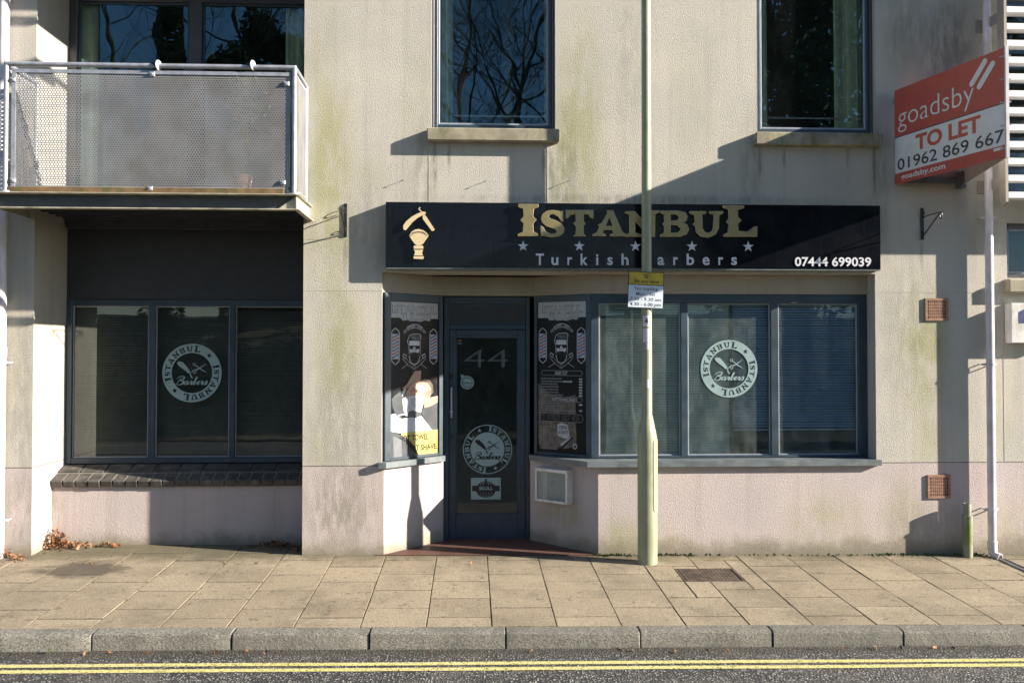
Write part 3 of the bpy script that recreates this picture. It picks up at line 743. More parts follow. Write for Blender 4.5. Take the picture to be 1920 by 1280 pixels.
# ---- door
DX0, DX1 = pB_.x+.001, pC.x-.001; DY = .565; z0 = .02
D = empty('door', (DX0, DY, 0), None, None, None, B)
zl1 = PZ(915, 618, DY); ztop = 2.355
xl0, xl1 = PX(842, DY, 800), PX(985, DY, 800)
mb = MB()
mb.box(DX0, xl0-.003, DY, DY+.09, z0, ztop, .004); mb.box(xl1+.003, DX1, DY, DY+.09, z0, ztop, .004)
mb.box(xl0-.003, xl1+.003, DY+.001, DY+.09, zl1+.004, zl1+.05, .004); mb.box(xl0-.003, xl1+.003, DY+.001, DY+.09, ztop-.07, ztop, .004)
mb.box(DX0+.001, DX1-.001, DY-.03, DY+.1, -.06, z0-.001, .003)
mb.build('door_frame', M_frame, D)
mb = MB(); mb.box(xl0, xl1, DY+.02, DY+.05, zl1+.05, ztop-.07); mb.mi = 1
mb.box(xl0+.02, xl1-.02, DY+.014, DY+.02, zl1+.07, ztop-.09)
mb.build('transom_panel', [M_frame, M_panel], D)
gx0, gx1 = PX(855, DY, 800), PX(971, DY, 800); gz0, gz1 = PZ(912, 964, DY), PZ(912, 634, DY)
lf = MB(); y0, y1 = DY+.012, DY+.058
lf.box(xl0, gx0, y0, y1, z0+.003, zl1, .004); lf.box(gx1, xl1, y0, y1, z0+.003, zl1, .004); lf.box(gx0-.001, gx1+.001, y0+.001, y1, z0+.003, gz0, .004); lf.box(gx0-.001, gx1+.001, y0+.001, y1, gz1, zl1, .004)
lf.box(gx0, gx1, y0+.012, y0+.03, gz0, gz0+.012); lf.box(gx0, gx0+.01, y0+.012, y0+.03, gz0, gz1); lf.box(gx1-.01, gx1, y0+.012, y0+.03, gz0, gz1)
leaf = lf.build('door_leaf', M_frame, D)
mb = MB(); mb.add([(gx0, y0+.02, gz0), (gx1, y0+.02, gz0), (gx1, y0+.02, gz1), (gx0, y0+.02, gz1)], [(0, 1, 2, 3)]); mb.build('pane', M_glass, D)
hx = PX(846.5, DY, 750)
mb = MB(); mb.tube([(hx, y0, PZ(846, 727, DY)), (hx, y0-.05, PZ(846, 727, DY)), (hx, y0-.05, PZ(846, 782, DY)), (hx, y0, PZ(846, 782, DY))], .009, 10); mb.build('handle', M_galv, D, True)
mb = MB(); mb.box(hx-.018, hx+.018, y0-.006, y0-.0005, PZ(846, 712, DY), PZ(846, 700, DY), .002); mb.build('lock_plate', M_iron, D); mb = MB(); mb.cyl((hx, y0-.006, PZ(846, 818, DY)), (hx, y0-.012, PZ(846, 818, DY)), .012); mb.build('lock', M_iron, D)

# ---- balconies
def perf_sheet(mb, M, W, H, pch=.0215, r=.0074, m=.012):
    dy = pch*.8660254; nx = int((W-2*m)/pch); ny = int((H-2*m)/dy); ox = (W-(nx)*pch)/2+pch/4; oy = (H-(ny-1)*dy)/2
    Rr = pch/math.sqrt(3); hexo = [(Rr*math.cos(R(30+60*k)), Rr*math.sin(R(30+60*k))) for k in range(6)]; hexi = [(r*math.cos(R(30+60*k)), r*math.sin(R(30+60*k))) for k in range(6)]
    vs = []; fs = []
    for j in range(ny):
        for i in range(nx):
            cx = ox+i*pch+(pch/2 if j % 2 else 0)-pch/4+pch*.25; cy = oy+j*dy; b = len(vs)
            vs += [(cx+a, cy+c, 0) for a, c in hexo]+[(cx+a, cy+c, 0) for a, c in hexi]
            fs += [(b+k, b+(k+1) % 6, b+6+(k+1) % 6, b+6+k) for k in range(6)]
    mb.M = M; mb.add(vs, fs)
    for (a, b_, c, d) in ((0, W, 0, oy-dy*.5), (0, W, oy+(ny-.5)*dy, H), (0, ox-pch*.45, 0, H), (ox+(nx+.05)*pch, W, 0, H)):
        if b_ > a and d > c: mb.add([(a, c, -.0005), (b_, c, -.0005), (b_, d, -.0005), (a, d, -.0005)], [(0, 1, 2, 3)])
    mb.M = None
YB = -.55
BX0, BX1 = PX(11, YB, 240), PX(552, YB, 240); BZR = PZ(290, 124, YB); BZ1, BZ0 = PZ(290, 363, YB), PZ(290, 395, YB)
def balcony():
    o = empty('balcony', ((BX0+BX1)/2, 0, BZ0), None, None, None, B)
    mb = MB(); r = .021
    mb.tube([(BX0, -.02, BZR-.01), (BX0, YB, BZR), (BX0+.0005, YB, BZR)], r, 12); mb.tube([(BX0, YB, BZR), (BX1, YB, BZR)], r, 12); mb.tube([(BX1, YB, BZR), (BX1, -.02, BZR-.005)], r, 12)
    for q in ((BX0, YB), (BX1, YB)): mb.lathe([(.001, .021), (.015, .018), (.021, 0), (.015, -.018), (.001, -.021)], (q[0], q[1], BZR), 12)
    mb.build('handrail', M_galv, o, True)
    for (x, y) in ((BX0, YB), (BX1, YB), (BX0, -.045), (BX1, -.045)):
        mb = MB(); mb.cyl((x, y, BZ1+.004), (x, y, BZR-.01), .020, n=14); mb.cyl((x, y, BZ1+.001), (x, y, BZ1+.012), .045, n=14); mb.build('post', M_galv, o, True)
    # front panel
    a0, a1 = PX(25, YB, 240), PX(544, YB, 240); c0, c1 = PZ(290, 354, YB), PZ(290, 136, YB)
    mb = MB(); perf_sheet(mb, FRONT(a0, YB-.002, c0), a1-a0, c1-c0); p_ = mb.build('perforated_panel', M_perf, o)
    for q_ in ((a0-.012, a0+.02, YB-.008, YB-.003, c0-.03, c1+.01), (a1-.035, a1, YB+.0, YB+.006, c0-.03, c1+.01), (a0, a1, YB-.009, YB-.004, c1-.018, c1+.012), (a0, a1, YB+.013, YB+.019, c0-.01, c0+.02)): MB().box(*q_).build('edge_bar', M_galv, p_)
    for (px, py) in ((24, 149), (285, 139), (537, 157), (24, 338), (530, 342), (281, 353)):
        c = P(px, py, YB-.01); mb = MB(); mb.box(c.x-.022, c.x+.022, YB-.014, YB+.01, c.z-.018, c.z+.018, .003); mb.cyl((c.x, YB-.014, c.z), (c.x, YB-.024, c.z), .010, .007, 10); mb.build('clamp', M_galv, o)
    # side panels
    for x in (BX0, BX1):
        mb = MB(); perf_sheet(mb, frameM((x+.012, YB+.06, c0), (0, 1, 0)) , -YB-.14, c1-c0); q = mb.build('perforated_panel', M_perf, o)
        MB().box(x-.004, x+.004, YB+.05, -.08, c1-.01, c1+.02).build('edge_bar', M_galv, q); MB().box(x-.004, x+.004, YB+.05, -.08, c0-.03, c0-.002).build('edge_bar', M_galv, q)
    mb = MB(); mb.box(BX0+.02, BX1-.08, YB-.012, YB+.012, BZ1-.002, BZ1+.048, .004); mb.build('kickboard', M_wood, o)
    # floor frame: front channel, side channels, decking
    mb = MB(); z0, z1 = BZ0, BZ1
    mb.box(BX0-.08, BX1+.02, YB+.012, YB+.018, z0+.012, z1-.012)
    mb.build('front_channel', M_darksteel, o)
    mb = MB(); mb.box(BX0-.085, BX1+.035, YB-.075, YB-.02, z0+.003, z0+.013, .002); mb.box(BX0-.085, BX1+.035, YB-.065, YB+.05, z1-.012, z1-.004, .002)
    mb.box(BX1+.02, BX1+.028, YB-.03, .0, z0+.012, z1-.012); mb.box(BX1+.015, BX1+.06, YB-.075, 0, z0+.002, z0+.012, .002); mb.box(BX1+.01, BX1+.055, YB-.05, 0, z1-.013, z1-.005, .002)
    mb.box(BX0-.078, BX0-.07, YB-.03, .0, z0+.012, z1-.012)
    mb.add([(BX1-.14, YB-.01, z0+.013), (BX1+.02, YB-.01, z0+.013), (BX1+.02, YB-.01, z1-.014)], [(0, 1, 2)])
    mb.build('floor_beam', M_flange, o)
    mb = MB(); mb.box(BX0-.06, BX1+.01, YB+.0, .6, z1-.030, z1-.014)
    k = YB+.1
    while k < .58: mb.box(BX0-.06, BX1+.01, k, k+.02, z1-.055, z1-.031); k += .14
    mb.box(BX0+.0, BX1-.05, .55, .6, z0, z1-.056)
    mb.build('decking', M_darksteel, o)
    return o
b1 = balcony()
def copytree(o, par, dz):
    c = o.copy(); col.objects.link(c); c.parent = par
    if dz: c.location.z += dz
    for ch in [k for k in bpy.data.objects if k.parent == o and k != c]: copytree(ch, c, 0)
    return c
copytree(b1, B, 2.66)

# ================================================================== SHOP SIGN
YS = -.085
S = empty('shop_sign', ((PX(723, YS)+PX(1651, YS))/2, 0, 2.6), 'long black barber shop fascia sign with raised gold letters over the shop front', 'shop sign')
sx0, sx1 = PX(723, YS, 440), PX(1651, YS, 445)
sz0, sz1 = (PZ(723, 501, YS)+PZ(1651, 505, YS))/2, (PZ(723, 378, YS)+PZ(1651, 386, YS))/2
def signface():
    m, nt, b = newmat('glossy_black_acrylic'); p = pos(nt)
    st = noi(nt, pos(nt, (14, 1, .9)), 1.2, 6, .7)
    c = mixc(nt, ramp(nt, st, .55, .85, lo=0, hi=.4), (.004, .005, .008), (.038, .039, .040))
    L(nt, c, b.inputs['Base Color']); L(nt, ramp(nt, noi(nt, p, 5, 5), .3, .7, lo=.10, hi=.24), b.inputs['Roughness'])
    b.inputs['Specular IOR Level'].default_value = .22; bump(nt, b, noi(nt, p, 1.6, 2), .0015); return m
mb = MB(); mb.box(sx0, sx1, YS, -.002, sz0, sz1, .003); mb.build('sign_board', signface(), S)
mb = MB(); mb.box(sx0, sx1, YS+.004, -.001, sz0-.012, sz0-.001); mb.build('bottom_trim', M_sill, S)
def on_sign(pts, kx, ky, k, Y, M):
    Mi = M.inverted(); out = []
    for x, y in pts:
        q = Mi @ P(kx+x/k, ky+y/k, Y); out.append((q.x, q.y))
    return out
MS = FRONT(0, YS, 0)
for ch, key in zip('ISTANBUL', 'ISTANBUL'):
    loops = [on_sign(l, 960, 370, 4.085, YS, MS) for l in G[ch]]
    mb = MB(); mb.M = MS
    vs, fs = curve_geo(loops, .008, .002); mb.add([(v[0], v[1], v[2]+.022) for v in vs], fs)
    # gold rim a hair wider behind the face
    o = mb.build('letter', [M_goldside], S)
    mb = MB(); mb.M = MS; vs, fs = curve_geo(loops, .0015); mb.add([(v[0], v[1], v[2]+.0335) for v in vs], fs); mb.build('letter_face', M_gold, o)
for cx_, cy_ in ((85, 374), (515, 374), (945, 375), (1378, 376), (1808, 378)):
    pts = [(cx_+(43 if i % 2 == 0 else 17)*math.cos(R(-90+i*36)), cy_+(43 if i % 2 == 0 else 17)*math.sin(R(-90+i*36))) for i in range(10)]
    mb = MB(); mb.M = MS; put_poly(mb, [on_sign(pts, 960, 370, 4.085, YS, MS)], .003, .002); mb.build('star', M_vwhite, S)
def sign_text(name, t, cx_, y_base, cap_px, wpx, mat):
    a = P(cx_-wpx/2, y_base, YS); b_ = P(cx_+wpx/2, y_base, YS); t_ = P(cx_, y_base-cap_px, YS)
    mb = MB(); mb.M = MS; put_text(mb, t, a.x, b_.x, a.z, t_.z-a.z, .004, bold=.02, ext=.003)
    return mb
for word, items in (('Turkish', (('T', 213, 61), ('u', 328, 53), ('r', 442, 36), ('k', 552, 54), ('i', 652, 18), ('s', 750, 42), ('h', 865, 54))),
                    ('Barbers', (('B', 1020, 56), ('a', 1140, 52), ('r', 1253, 36), ('b', 1365, 56), ('e', 1485, 54), ('r', 1598, 36), ('s', 1700, 44)))):
    for t, x, wd in items:
        sign_text('w', t, 960+x/4.085, 370+516/4.085, 83/4.085, wd/4.085, M_vwhite).build('small_letter', M_vwhite, S)
mb = sign_text('p', '07444 699039', 1561.5, 498.5, 15.5, 143, M_vwhite); mb.build('phone_number', M_vwhite, S)
em = lambda pts: [on_sign(pts, 740, 375, 10.24, YS, MS)]
mb = MB(); mb.M = MS
put_poly(mb, em([(170,560),(168,500),(230,410),(330,330),(440,268),(550,230),(597,240),(592,272),(540,300),(440,352),(340,432),(250,540),(215,585),(185,582)]), .018, .008)
put_poly(mb, em([(540,305),(570,288),(600,310),(770,570),(750,595),(720,603),(700,582),(545,370)]), .018, .008)
put_poly(mb, em(stroke([(490,145),(466,180),(520,235)], 20)), .012, .004)
mb.build('razor_emblem', M_cream_em, S)
mb = MB(); mb.M = MS
put_poly(mb, em([(285,690),(330,612),(400,575),(470,565),(560,590),(620,640),(652,690),(600,765),(545,845),(500,872),(430,876),(390,850),(320,755)]), .018, .008, 0)
put_poly(mb, em([(380,880),(540,880),(552,900),(545,942),(370,942),(370,900)]), .018, .008)
put_poly(mb, em([(372,962),(545,962),(525,1010),(545,1072),(375,1072),(395,1010)]), .018, .008)
put_poly(mb, em([(362,1088),(562,1088),(548,1138),(372,1132)]), .018, .008)
put_poly(mb, em(stroke([(300,700),(360,645),(450,618),(540,630),(630,690)], 11)), .0265, .0005, 1)
for i in range(9):
    x = 345+i*30; y = 640-18*math.sin(math.pi*i/8); put_poly(mb, em([(x-5, y-12), (x+6, y-14), (x+2, y+24)]), .0265, .0004)
mb.build('brush_emblem', [M_cream_em, M_vdark], S)

# ================================================================== TO LET BOARD
YO = -1.22
p0 = P(1678, 262, -.03); p1 = P(1886, 190, YO)
zt = (PZ(1677, 175, -.03)+PZ(1880, 83, YO))/2; zb = (PZ(1679, 350, -.03)+PZ(1893, 290, YO))/2
print('BOARD', p0, p1, zt, zb)
T = empty('letting_board', (p0.x, 0, zb), 'red and white TO LET board jutting out from the upper wall beside the drainpipe', 'estate sign')
M_red = plain('red_board_print', (.43, .075, .055), .4, var=.06); M_bwhite = plain('white_board_print', (.66, .66, .66), .4, var=.05)
M_grey = plain('dark_grey_print', (.04, .045, .06), .4); M_orange = plain('red_orange_lettering', (.50, .09, .05), .4)
d = Vector((p1.x-p0.x, p1.y-p0.y, 0)); Lb = d.length; Hb = zt-zb; MBd = frameM((p0.x, p0.y, zb), d)
mb = MB(); mb.M = MBd
z1_, z2_ = Hb*.113, Hb*.497
mb.box(0, Lb, 0, z1_, -.006, 0); mb.mi = 1; mb.box(0, Lb, z1_, z2_, -.006, 0); mb.mi = 0; mb.box(0, Lb, z2_, Hb, -.006, 0)
mb.mi = 2; put_poly(mb, [[(0, z2_-.006), (Lb, z2_-.006), (Lb, z2_+.003), (0, z2_+.003)]], .0008, .0002)
put_text(mb, 'goadsby', Lb*.035, Lb*.745, Hb*.600, Hb*.205, .0012, bold=-.010, ext=.0002, mat=1)
for sx_ in (0, 1):
    x = Lb*(.728+.062*sx_); ya_ = Hb*(.775-.05*sx_); put_poly(mb, [stroke([(x, ya_), (x+Lb*.11, ya_+Hb*.165)], Lb*.040)], .0012, .0002, 1)
    for q in ((x, ya_), (x+Lb*.11, ya_+Hb*.165)): put_poly(mb, [circ(q[0], q[1], Lb*.020, 16)], .0013, .0002, 1)
put_text(mb, 'TO LET', Lb*.21, Lb*.80, Hb*.305, Hb*.145, .0012, bold=.035, ext=.0002, mat=3)
put_text(mb, '01962 869 667', Lb*.026, Lb*.985, Hb*.143, Hb*.115, .0012, bold=.008, ext=.0002, mat=2)
put_text(mb, 'goadsby.com', Lb*.06, Lb*.49, Hb*.038, Hb*.055, .0012, bold=.02, ext=.0002, mat=1)
mb.mi = 1; mb.box(Lb*.90, Lb*.97, Hb*.075, Hb*.1, 0.0002, .001)
mb.build('front_panel', [M_red, M_bwhite, M_grey, M_orange], T)
q1 = Vector((PX(1802, 0, 345), -.03, 0)); d2 = Vector((q1.x-p1.x-.012, q1.y-p1.y, 0))
mb = MB(); mb.M = frameM((p1.x+.012, p1.y, zb), d2); mb.box(0, d2.length, 0, Hb, -.003, .003); mb.build('rear_panel', M_bwhite, T)
mb = MB(); mb.box(p1.x-.004, p1.x+.022, YO-.008, YO+.012, zb-.01, zt+.01)
for k in range(5): mb.cyl((p1.x-.03, YO+.03, zb+Hb*(.08+.21*k)), (p1.x+.04, YO-.005, zb+Hb*(.08+.21*k)), .006, n=6)
mb.build('edge_tie', M_pipe, T)
for z in (zb+.02, zt-.12):
    mb = MB(); mb.box(p0.x+.01, q1.x, -.035, -.001, z, z+.05); mb.box(q1.x-.05, q1.x, -.09, -.001, z-.05, z+.1)
    mb.build('wall_bracket', M_sill, T)

# ================================================================== LAMP COLUMN + PARKING SIGN
LC = P(1214, 1000, -.26); lx, ly = LC.x, -.26; lz = gz(lx, ly)
LP = empty('lamp_column', (lx, ly, lz), 'sage green steel lamp column standing on the pavement in front of the shop window', 'lamp post')
zsh0, zsh1 = PZ(1214, 823, ly), PZ(1214, 777, ly)
mb = MB(); mb.lathe([(.086, -.03), (.086, zsh0-lz), (.083, zsh0-lz+.03), (.047, zsh1-lz-.01), (.0435, zsh1-lz), (.043, 3), (.038, 6.2)], (lx, ly, lz), 32)
mb.build('column', M_lamp, LP, True)
mb = MB(); vs = []; n = 14
zc0, zc1 = PZ(1228, 960, ly-.08), PZ(1228, 824, ly-.08)
def curved(mb, r, a0, a1, z0, z1, n=14, th=.004, rnd=0.0):
    vs = []; fs = []
    for i in range(n+1):
        t = R(a0+(a1-a0)*i/n); e = rnd*(1-math.sqrt(max(0, 1-min(1, max(0, (1-min(i, n-i)/(n*.18))))**2))) if rnd else 0
        for rr in (r+th, r): 
            for z in (z0+e, z1-e): vs.append((lx+rr*math.cos(t), ly+rr*math.sin(t), z))
    for i in range(n):
        a = i*4; b = a+4
        fs += [(a, b, b+1, a+1), (a+2, a+3, b+3, b+2), (a+1, b+1, b+3, a+3), (a, a+2, b+2, b)]
    fs += [(0, 1, 3, 2), (n*4, n*4+2, n*4+3, n*4+1)]
    mb.add(vs, fs)
curved(mb, .0855, -64, 25, zc0, zc1, 20, .005, .03); mb.build('access_door', M_lamp, LP, True)
mb = MB(); c = P(1201, 792, ly-.05); curved(mb, .072, -118, -102, zsh0+.03, zsh0+.055, 4, .006); mb.build('keyhole', M_black, LP)
mb = MB(); M_label = plain('weathered_label', (.60, .58, .62), .5, var=.12, nscale=20)
curved(mb, .0438, -150, -55, PZ(1212, 612, ly), PZ(1212, 592, ly), 10, .0008); curved(mb, .0438, -150, -60, PZ(1212, 642, ly), PZ(1212, 616, ly), 10, .0006)
curved(mb, .0438, -115, -65, PZ(1212, 655, ly), PZ(1212, 643, ly), 8, .001); curved(mb, .0438, -105, -65, PZ(1212, 727, ly), PZ(1212, 711, ly), 8, .001)
mb.mi = 1; mb.M = FRONT(0, ly-.0458, 0); put_text(mb, '4', PX(1208.5, ly-.045, 600), PX(1215.5, ly-.045, 600), PZ(1212, 607, ly-.045), .052, 0, bold=.01, ext=.0004); mb.M = None
mb.build('label', [M_label, M_vdark], LP)
mb = MB(); mb.cyl((lx, ly, lz+6.15), (lx, ly, lz+6.35), .05, .06, 16); mb.tube([(lx, ly, lz+6.3), (lx, ly-.3, lz+6.4), (lx, ly-.8, lz+6.42)], .03, 10); mb.box(lx-.13, lx+.13, ly-1.35, ly-.75, lz+6.37, lz+6.47, .03)
mb.build('lantern', M_lamp, LP, True)

ang = R(-2.2); c = P(1211, 543.5, ly-.055)
K = empty('parking_sign', (c.x, c.y, c.z), 'small yellow and white no loading plate strapped to the lamp column', 'road sign')
Mp = Matrix.Translation(c) @ Matrix.Rotation(R(3), 4, 'Z') @ Matrix.Rotation(ang*-1, 4, 'Y') @ frameM((0, 0, 0), (1, 0, 0))
M_py = plain('yellow_sign_face', (.50, .36, .03), .45, var=.1, nscale=12, grime=((.2, .16, .04), .5, 14)); M_pw = plain('pale_blue_white_sign_face', (.56, .62, .70), .4, var=.1)
Wp, Hp = .158, .158
mb = MB(); mb.M = Mp; mb.mi = 2; mb.box(-Wp, Wp, -Hp, Hp, -.003, 0, .001)
ys = Hp-.115
mb.mi = 0; put_poly(mb, [[(-Wp+.006, ys+.003), (Wp-.006, ys+.003), (Wp-.006, Hp-.006), (-Wp+.006, Hp-.006)]], .001, .0003, 0)
put_poly(mb, [[(-Wp+.004, -Hp+.004), (Wp-.004, -Hp+.004), (Wp-.004, ys-.003), (-Wp+.004, ys-.003)]], .001, .0003, 1)
put_poly(mb, [circ(0, Hp-.040, .018, 24), circ(0, Hp-.040, .0125, 24)], .0018, .0003, 2); put_poly(mb, [stroke([(-.011, Hp-.029), (.011, Hp-.051)], .006)], .0018, .0003, 2)
put_text(mb, 'At any time', -.103, .115, ys+.018, .028, .0018, bold=.012, ext=.0002, mat=2)
for t, x0, x1, y in (('No loading', -.098, .105, ys-.046), ('Mon - Sat', -.085, .085, ys-.092), ('7.30 - 9.30 am', -.137, .137, ys-.138), ('4.30 - 6.00 pm', -.137, .137, ys-.183)):
    put_text(mb, t, x0, x1, y, .027, .0018, bold=.002, ext=.0002, mat=2)
mb.build('sign_plate', [M_py, M_pw, M_vdark], K)
MB().box(lx-.05, lx+.05, ly-.052, ly+.05, c.z+.10, c.z+.115).build('strap', M_galv, K); MB().box(lx-.05, lx+.05, ly-.052, ly+.05, c.z-.12, c.z-.105).build('strap', M_galv, K)

# ================================================================== WALL IRONWORK, PIPES, VENTS, CASES
def bracket(px, pyt, pyb, label):
    x = PX(px, 0, (pyt+pyb)/2); zt_ = PZ(px, pyt, 0); zb_ = PZ(px, pyb, 0); h = zt_-zb_; yt = -.33
    o = empty('hanging_basket_bracket', (x, 0, zb_), label, 'wall bracket', 'wrought iron brackets on the wall')
    mb = MB(); mb.box(x-.014, x+.014, -.012, 0, zb_, zt_, .002); mb.cyl((x, -.012, zt_-.02), (x, -.017, zt_-.02), .007, n=8); mb.cyl((x, -.012, zb_+.02), (x, -.017, zb_+.02), .007, n=8); mb.build('back_plate', M_iron, o)
    za = zt_-h*.30
    mb = MB(); mb.tube([(x, -.01, za), (x, yt*.5, za+.004), (x, yt, za)], .0055, 8)
    mb.tube([(x, yt+.018*math.cos(R(t)), za-.028+.028*math.sin(R(t))) for t in range(90, 420, 22)], .005, 6)
    mb.build('arm', M_iron, o, True)
    mb = MB(); mb.tube([(x, -.01, zb_+.03), (x, -.06, zb_+.055), (x, yt+.03, za-.012)], .006, 8); mb.build('brace', M_iron, o, True)
    mb = MB(); mb.tube([(x, -.01, zt_-.045)]+[(x, -.03-.018*math.sin(R(t)), zt_-.055+.018*math.cos(R(t))) for t in range(0, 230, 30)], .004, 6)
    mb.build('scroll', M_iron, o, True); mb = MB(); mb.tube([(x, -.01, zb_+.06)]+[(x, -.02-.012*math.sin(R(t)), zb_+.065+.012*math.cos(R(t))) for t in range(0, 230, 30)], .004, 6); mb.build('scroll', M_iron, o, True)
bracket(648.5, 382, 444, 'black iron bracket on the wall left of the black shop sign')
bracket(1728.5, 390, 450, 'black iron bracket on the wall right of the black shop sign, under the red board')

def pipe(px, py, Y, r, z0, z1, label, clips, mat, collars=()):
    x = PX(px, Y, py)
    o = empty('drainpipe', (x, Y, z0), label, 'drainpipe')
    mb = MB(); mb.cyl((x, Y, z0), (x, Y, z1), r, n=24)
    for z in collars: mb.cyl((x, Y, z-.04), (x, Y, z+.04), r+.006, n=24)
    mb.build('pipe', mat, o, True)
    for z in clips:
        mb = MB(); mb.cyl((x, Y, z-.012), (x, Y, z+.012), r+.004, n=24); mb.box(x-r-.035, x+r+.035, Y+r*.2, Y+r*.2+.006, z-.011, z+.011, .002)
        for s_ in (-1, 1): mb.cyl((x+s_*(r+.022), Y+.01, z), (x+s_*(r+.022), -.001, z), .006, n=8)
        mb.build('clip', mat, o, True)
    return o, x
DP, dx = pipe(1856, 600, -.078, .036, PZ(1858, 1032, -.08), 6.6, 'tall white drainpipe on the wall at the right, ending in a shoe over the pavement', [PZ(1853, 408, -.08), PZ(1857, 683, -.08), PZ(1859, 955, -.08)], M_pipe, [PZ(1859, 1022, -.08)])
zs_ = PZ(1858, 1032, -.08)
mb = MB(); pts = [(dx, -.078, zs_+.02), (dx, -.080, zs_-.01), (dx+.012, -.10, zs_-.035), (dx+.03, -.135, zs_-.05)]
mb.tube(pts, .036, 18); mb.cyl((dx+.026, -.128, zs_-.048), (dx+.034, -.142, zs_-.052), .041, n=20); mb.mi = 1; mb.cyl((dx+.034, -.1425, zs_-.0523), (dx+.0345, -.1434, zs_-.0525), .033, n=20)
mb.build('shoe', [M_pipe, M_black], DP, True)
pipe(2, 560, -.075, .044, gz(-4, 0)-.02, 6.6, 'thick white drainpipe at the far left behind the balcony corner', [PZ(5, 680, -.07), PZ(5, 975, -.07), PZ(12, 300, -.07)], M_pipe, [PZ(5, 660, -.07)])
x = PX(1814, -.09, 1000); zg = gz(x, -.09)
o = empty('waste_pipe', (x, -.09, zg), 'short mossy green pipe stub standing against the wall next to the drainpipe', 'pipe')
zt_ = PZ(1813, 943, -.09); zm = PZ(1813, 968, -.09)
mb = MB(); mb.lathe([(.042, -.02), (.042, zm-zg-.01), (.046, zm-zg-.01), (.046, zm-zg+.012), (.033, zm-zg+.012), (.033, zt_-zg), (.027, zt_-zg), (.027, zt_-zg-.03)], (x, -.09, zg), 20)
mb.build('pipe', M_pipe2, o, True)
# surface drain channel from the shoe to the kerb
cx0 = dx+.035
mb = MB(); n = 20
for s0, s1, mi in ((-.034, -.026, 0), (.026, .034, 0), (-.026, .026, 1)):
    vs = []; fs = []
    for i in range(n+1):
        y = -.17+(KY+.02+.17)*i/n; z = gz(cx0, y)+(.011 if mi == 0 else .0055)
        vs += [(cx0+s0, y, z), (cx0+s1, y, z), (cx0+s0, y, z-.02), (cx0+s1, y, z-.02)]
    for i in range(n): a = 4*i; b = a+4; fs += [(a, a+1, b+1, b), (a+1, a+3, b+3, b+1), (a+2, a, b, b+2)]
    mb.mi = mi; mb.add(vs, fs)
tagit(mb.build('drain_channel', [M_galv, M_joint]), 'narrow metal drain channel running across the paving from the right drainpipe', 'drain channel')

def airbrick(x0, x1, y0, y1, label):
    a, b_ = PX(x0, -.012, y0), PX(x1, -.012, y0); z0, z1 = PZ(x0, y1, -.012), PZ(x0, y0, -.012); W_, H_ = b_-a, z1-z0
    o = empty('air_brick', ((a+b_)/2, 0, z0), label, 'air vent', 'terracotta air bricks')
    mb = MB(); nx, nz = 9, 6; m_ = .022; hw = (W_-2*m_)/nx; hh = (H_-2*m_)/nz; g1 = .0052; Y0, Y1 = -.014, -.001
    mb.box(a, a+m_, Y0, Y1, z0, z1); mb.box(b_-m_, b_, Y0, Y1, z0, z1); mb.box(a+m_, b_-m_, Y0, Y1, z0, z0+m_); mb.box(a+m_, b_-m_, Y0, Y1, z1-m_, z1)
    for i in range(1, nx): x = a+m_+i*hw; mb.box(x-g1, x+g1, Y0+.002, Y1, z0+m_, z1-m_)
    for j in range(1, nz): z = z0+m_+j*hh; mb.box(a+m_, b_-m_, Y0+.0025, Y1, z-g1, z+g1)
    mb.build('grille', M_terra, o)
    mb = MB(); mb.box(a+.004, b_-.004, -.004, -.0006, z0+.004, z1-.004); mb.build('hole_shade', M_black, o)  # black sheet paints the dark inside the vent holes
airbrick(1735, 1778, 559, 601, 'square terracotta air vent high on the right wall, above the other vent')
airbrick(1739.5, 1782, 890, 934, 'square terracotta air vent low on the pink base at the right')

# white meter cabinet at the right edge
a = P(1896, 605, -.10); z0, z1 = PZ(1897, 643, -.1), PZ(1897, 568, -.1)
o = empty('meter_box', (a.x+.25, 0, z0), 'white wall cabinet with a dark blue mark at the right edge', 'meter box')
mb = MB(); mb.box(a.x, a.x+.50, -.10, 0, z0, z1, .006); mb.build('case', M_white, o)
mb = MB(); mb.M = FRONT(0, -.1, 0); bx = PX(1910, -.1, 600); zz0, zz1, zz2 = PZ(1910, 606, -.1), PZ(1910, 585, -.1), PZ(1910, 580, -.1)
put_poly(mb, [[(bx, zz0), (bx+.22, zz0), (bx+.22, zz1), (bx+.11, zz2+.03), (bx, zz1)]], .001, .0004); mb.build('mark', plain('navy_print', (.03, .05, .16), .4), o)

# white display case on the entrance splay
dd = Vector((pD.x-pC.x, pD.y-.52, 0)); Mc = frameM((pC.x, .52, 0), dd)
def u_at(px, M, w_, z=1.0):
    lo, hi = -2.0, 3.0
    Ci = CM.inverted()
    def f(u):
        q = Ci @ (M @ Vector((u, z, w_))); return CX+F*q.x/(-q.z)
    for _ in range(50):
        m_ = (lo+hi)/2
        if f(m_) < px: lo = m_
        else: hi = m_
    return lo
u0, u1 = u_at(1003.5, Mc, .085), u_at(1064, Mc, .085); q = Mc @ Vector(((u0+u1)/2, 0, .08))
z0, z1 = PZ(1035, 942, q.y), PZ(1035, 879, q.y)
o = empty('display_case', (q.x, q.y, z0), 'empty white display case fixed to the pink wall right of the door', 'display case')
mb = MB(); mb.M = Mc; f_ = .022
mb.box(u0, u1, z0, z1, 0.001, .012); mb.box(u0, u0+.012, z0, z1, .012, .075); mb.box(u1-.012, u1, z0, z1, .012, .075); mb.box(u0+.012, u1-.012, z0, z0+.012, .012, .075); mb.box(u0+.012, u1-.012, z1-.012, z1, .012, .075)
mb.build('cabinet', M_white, o)
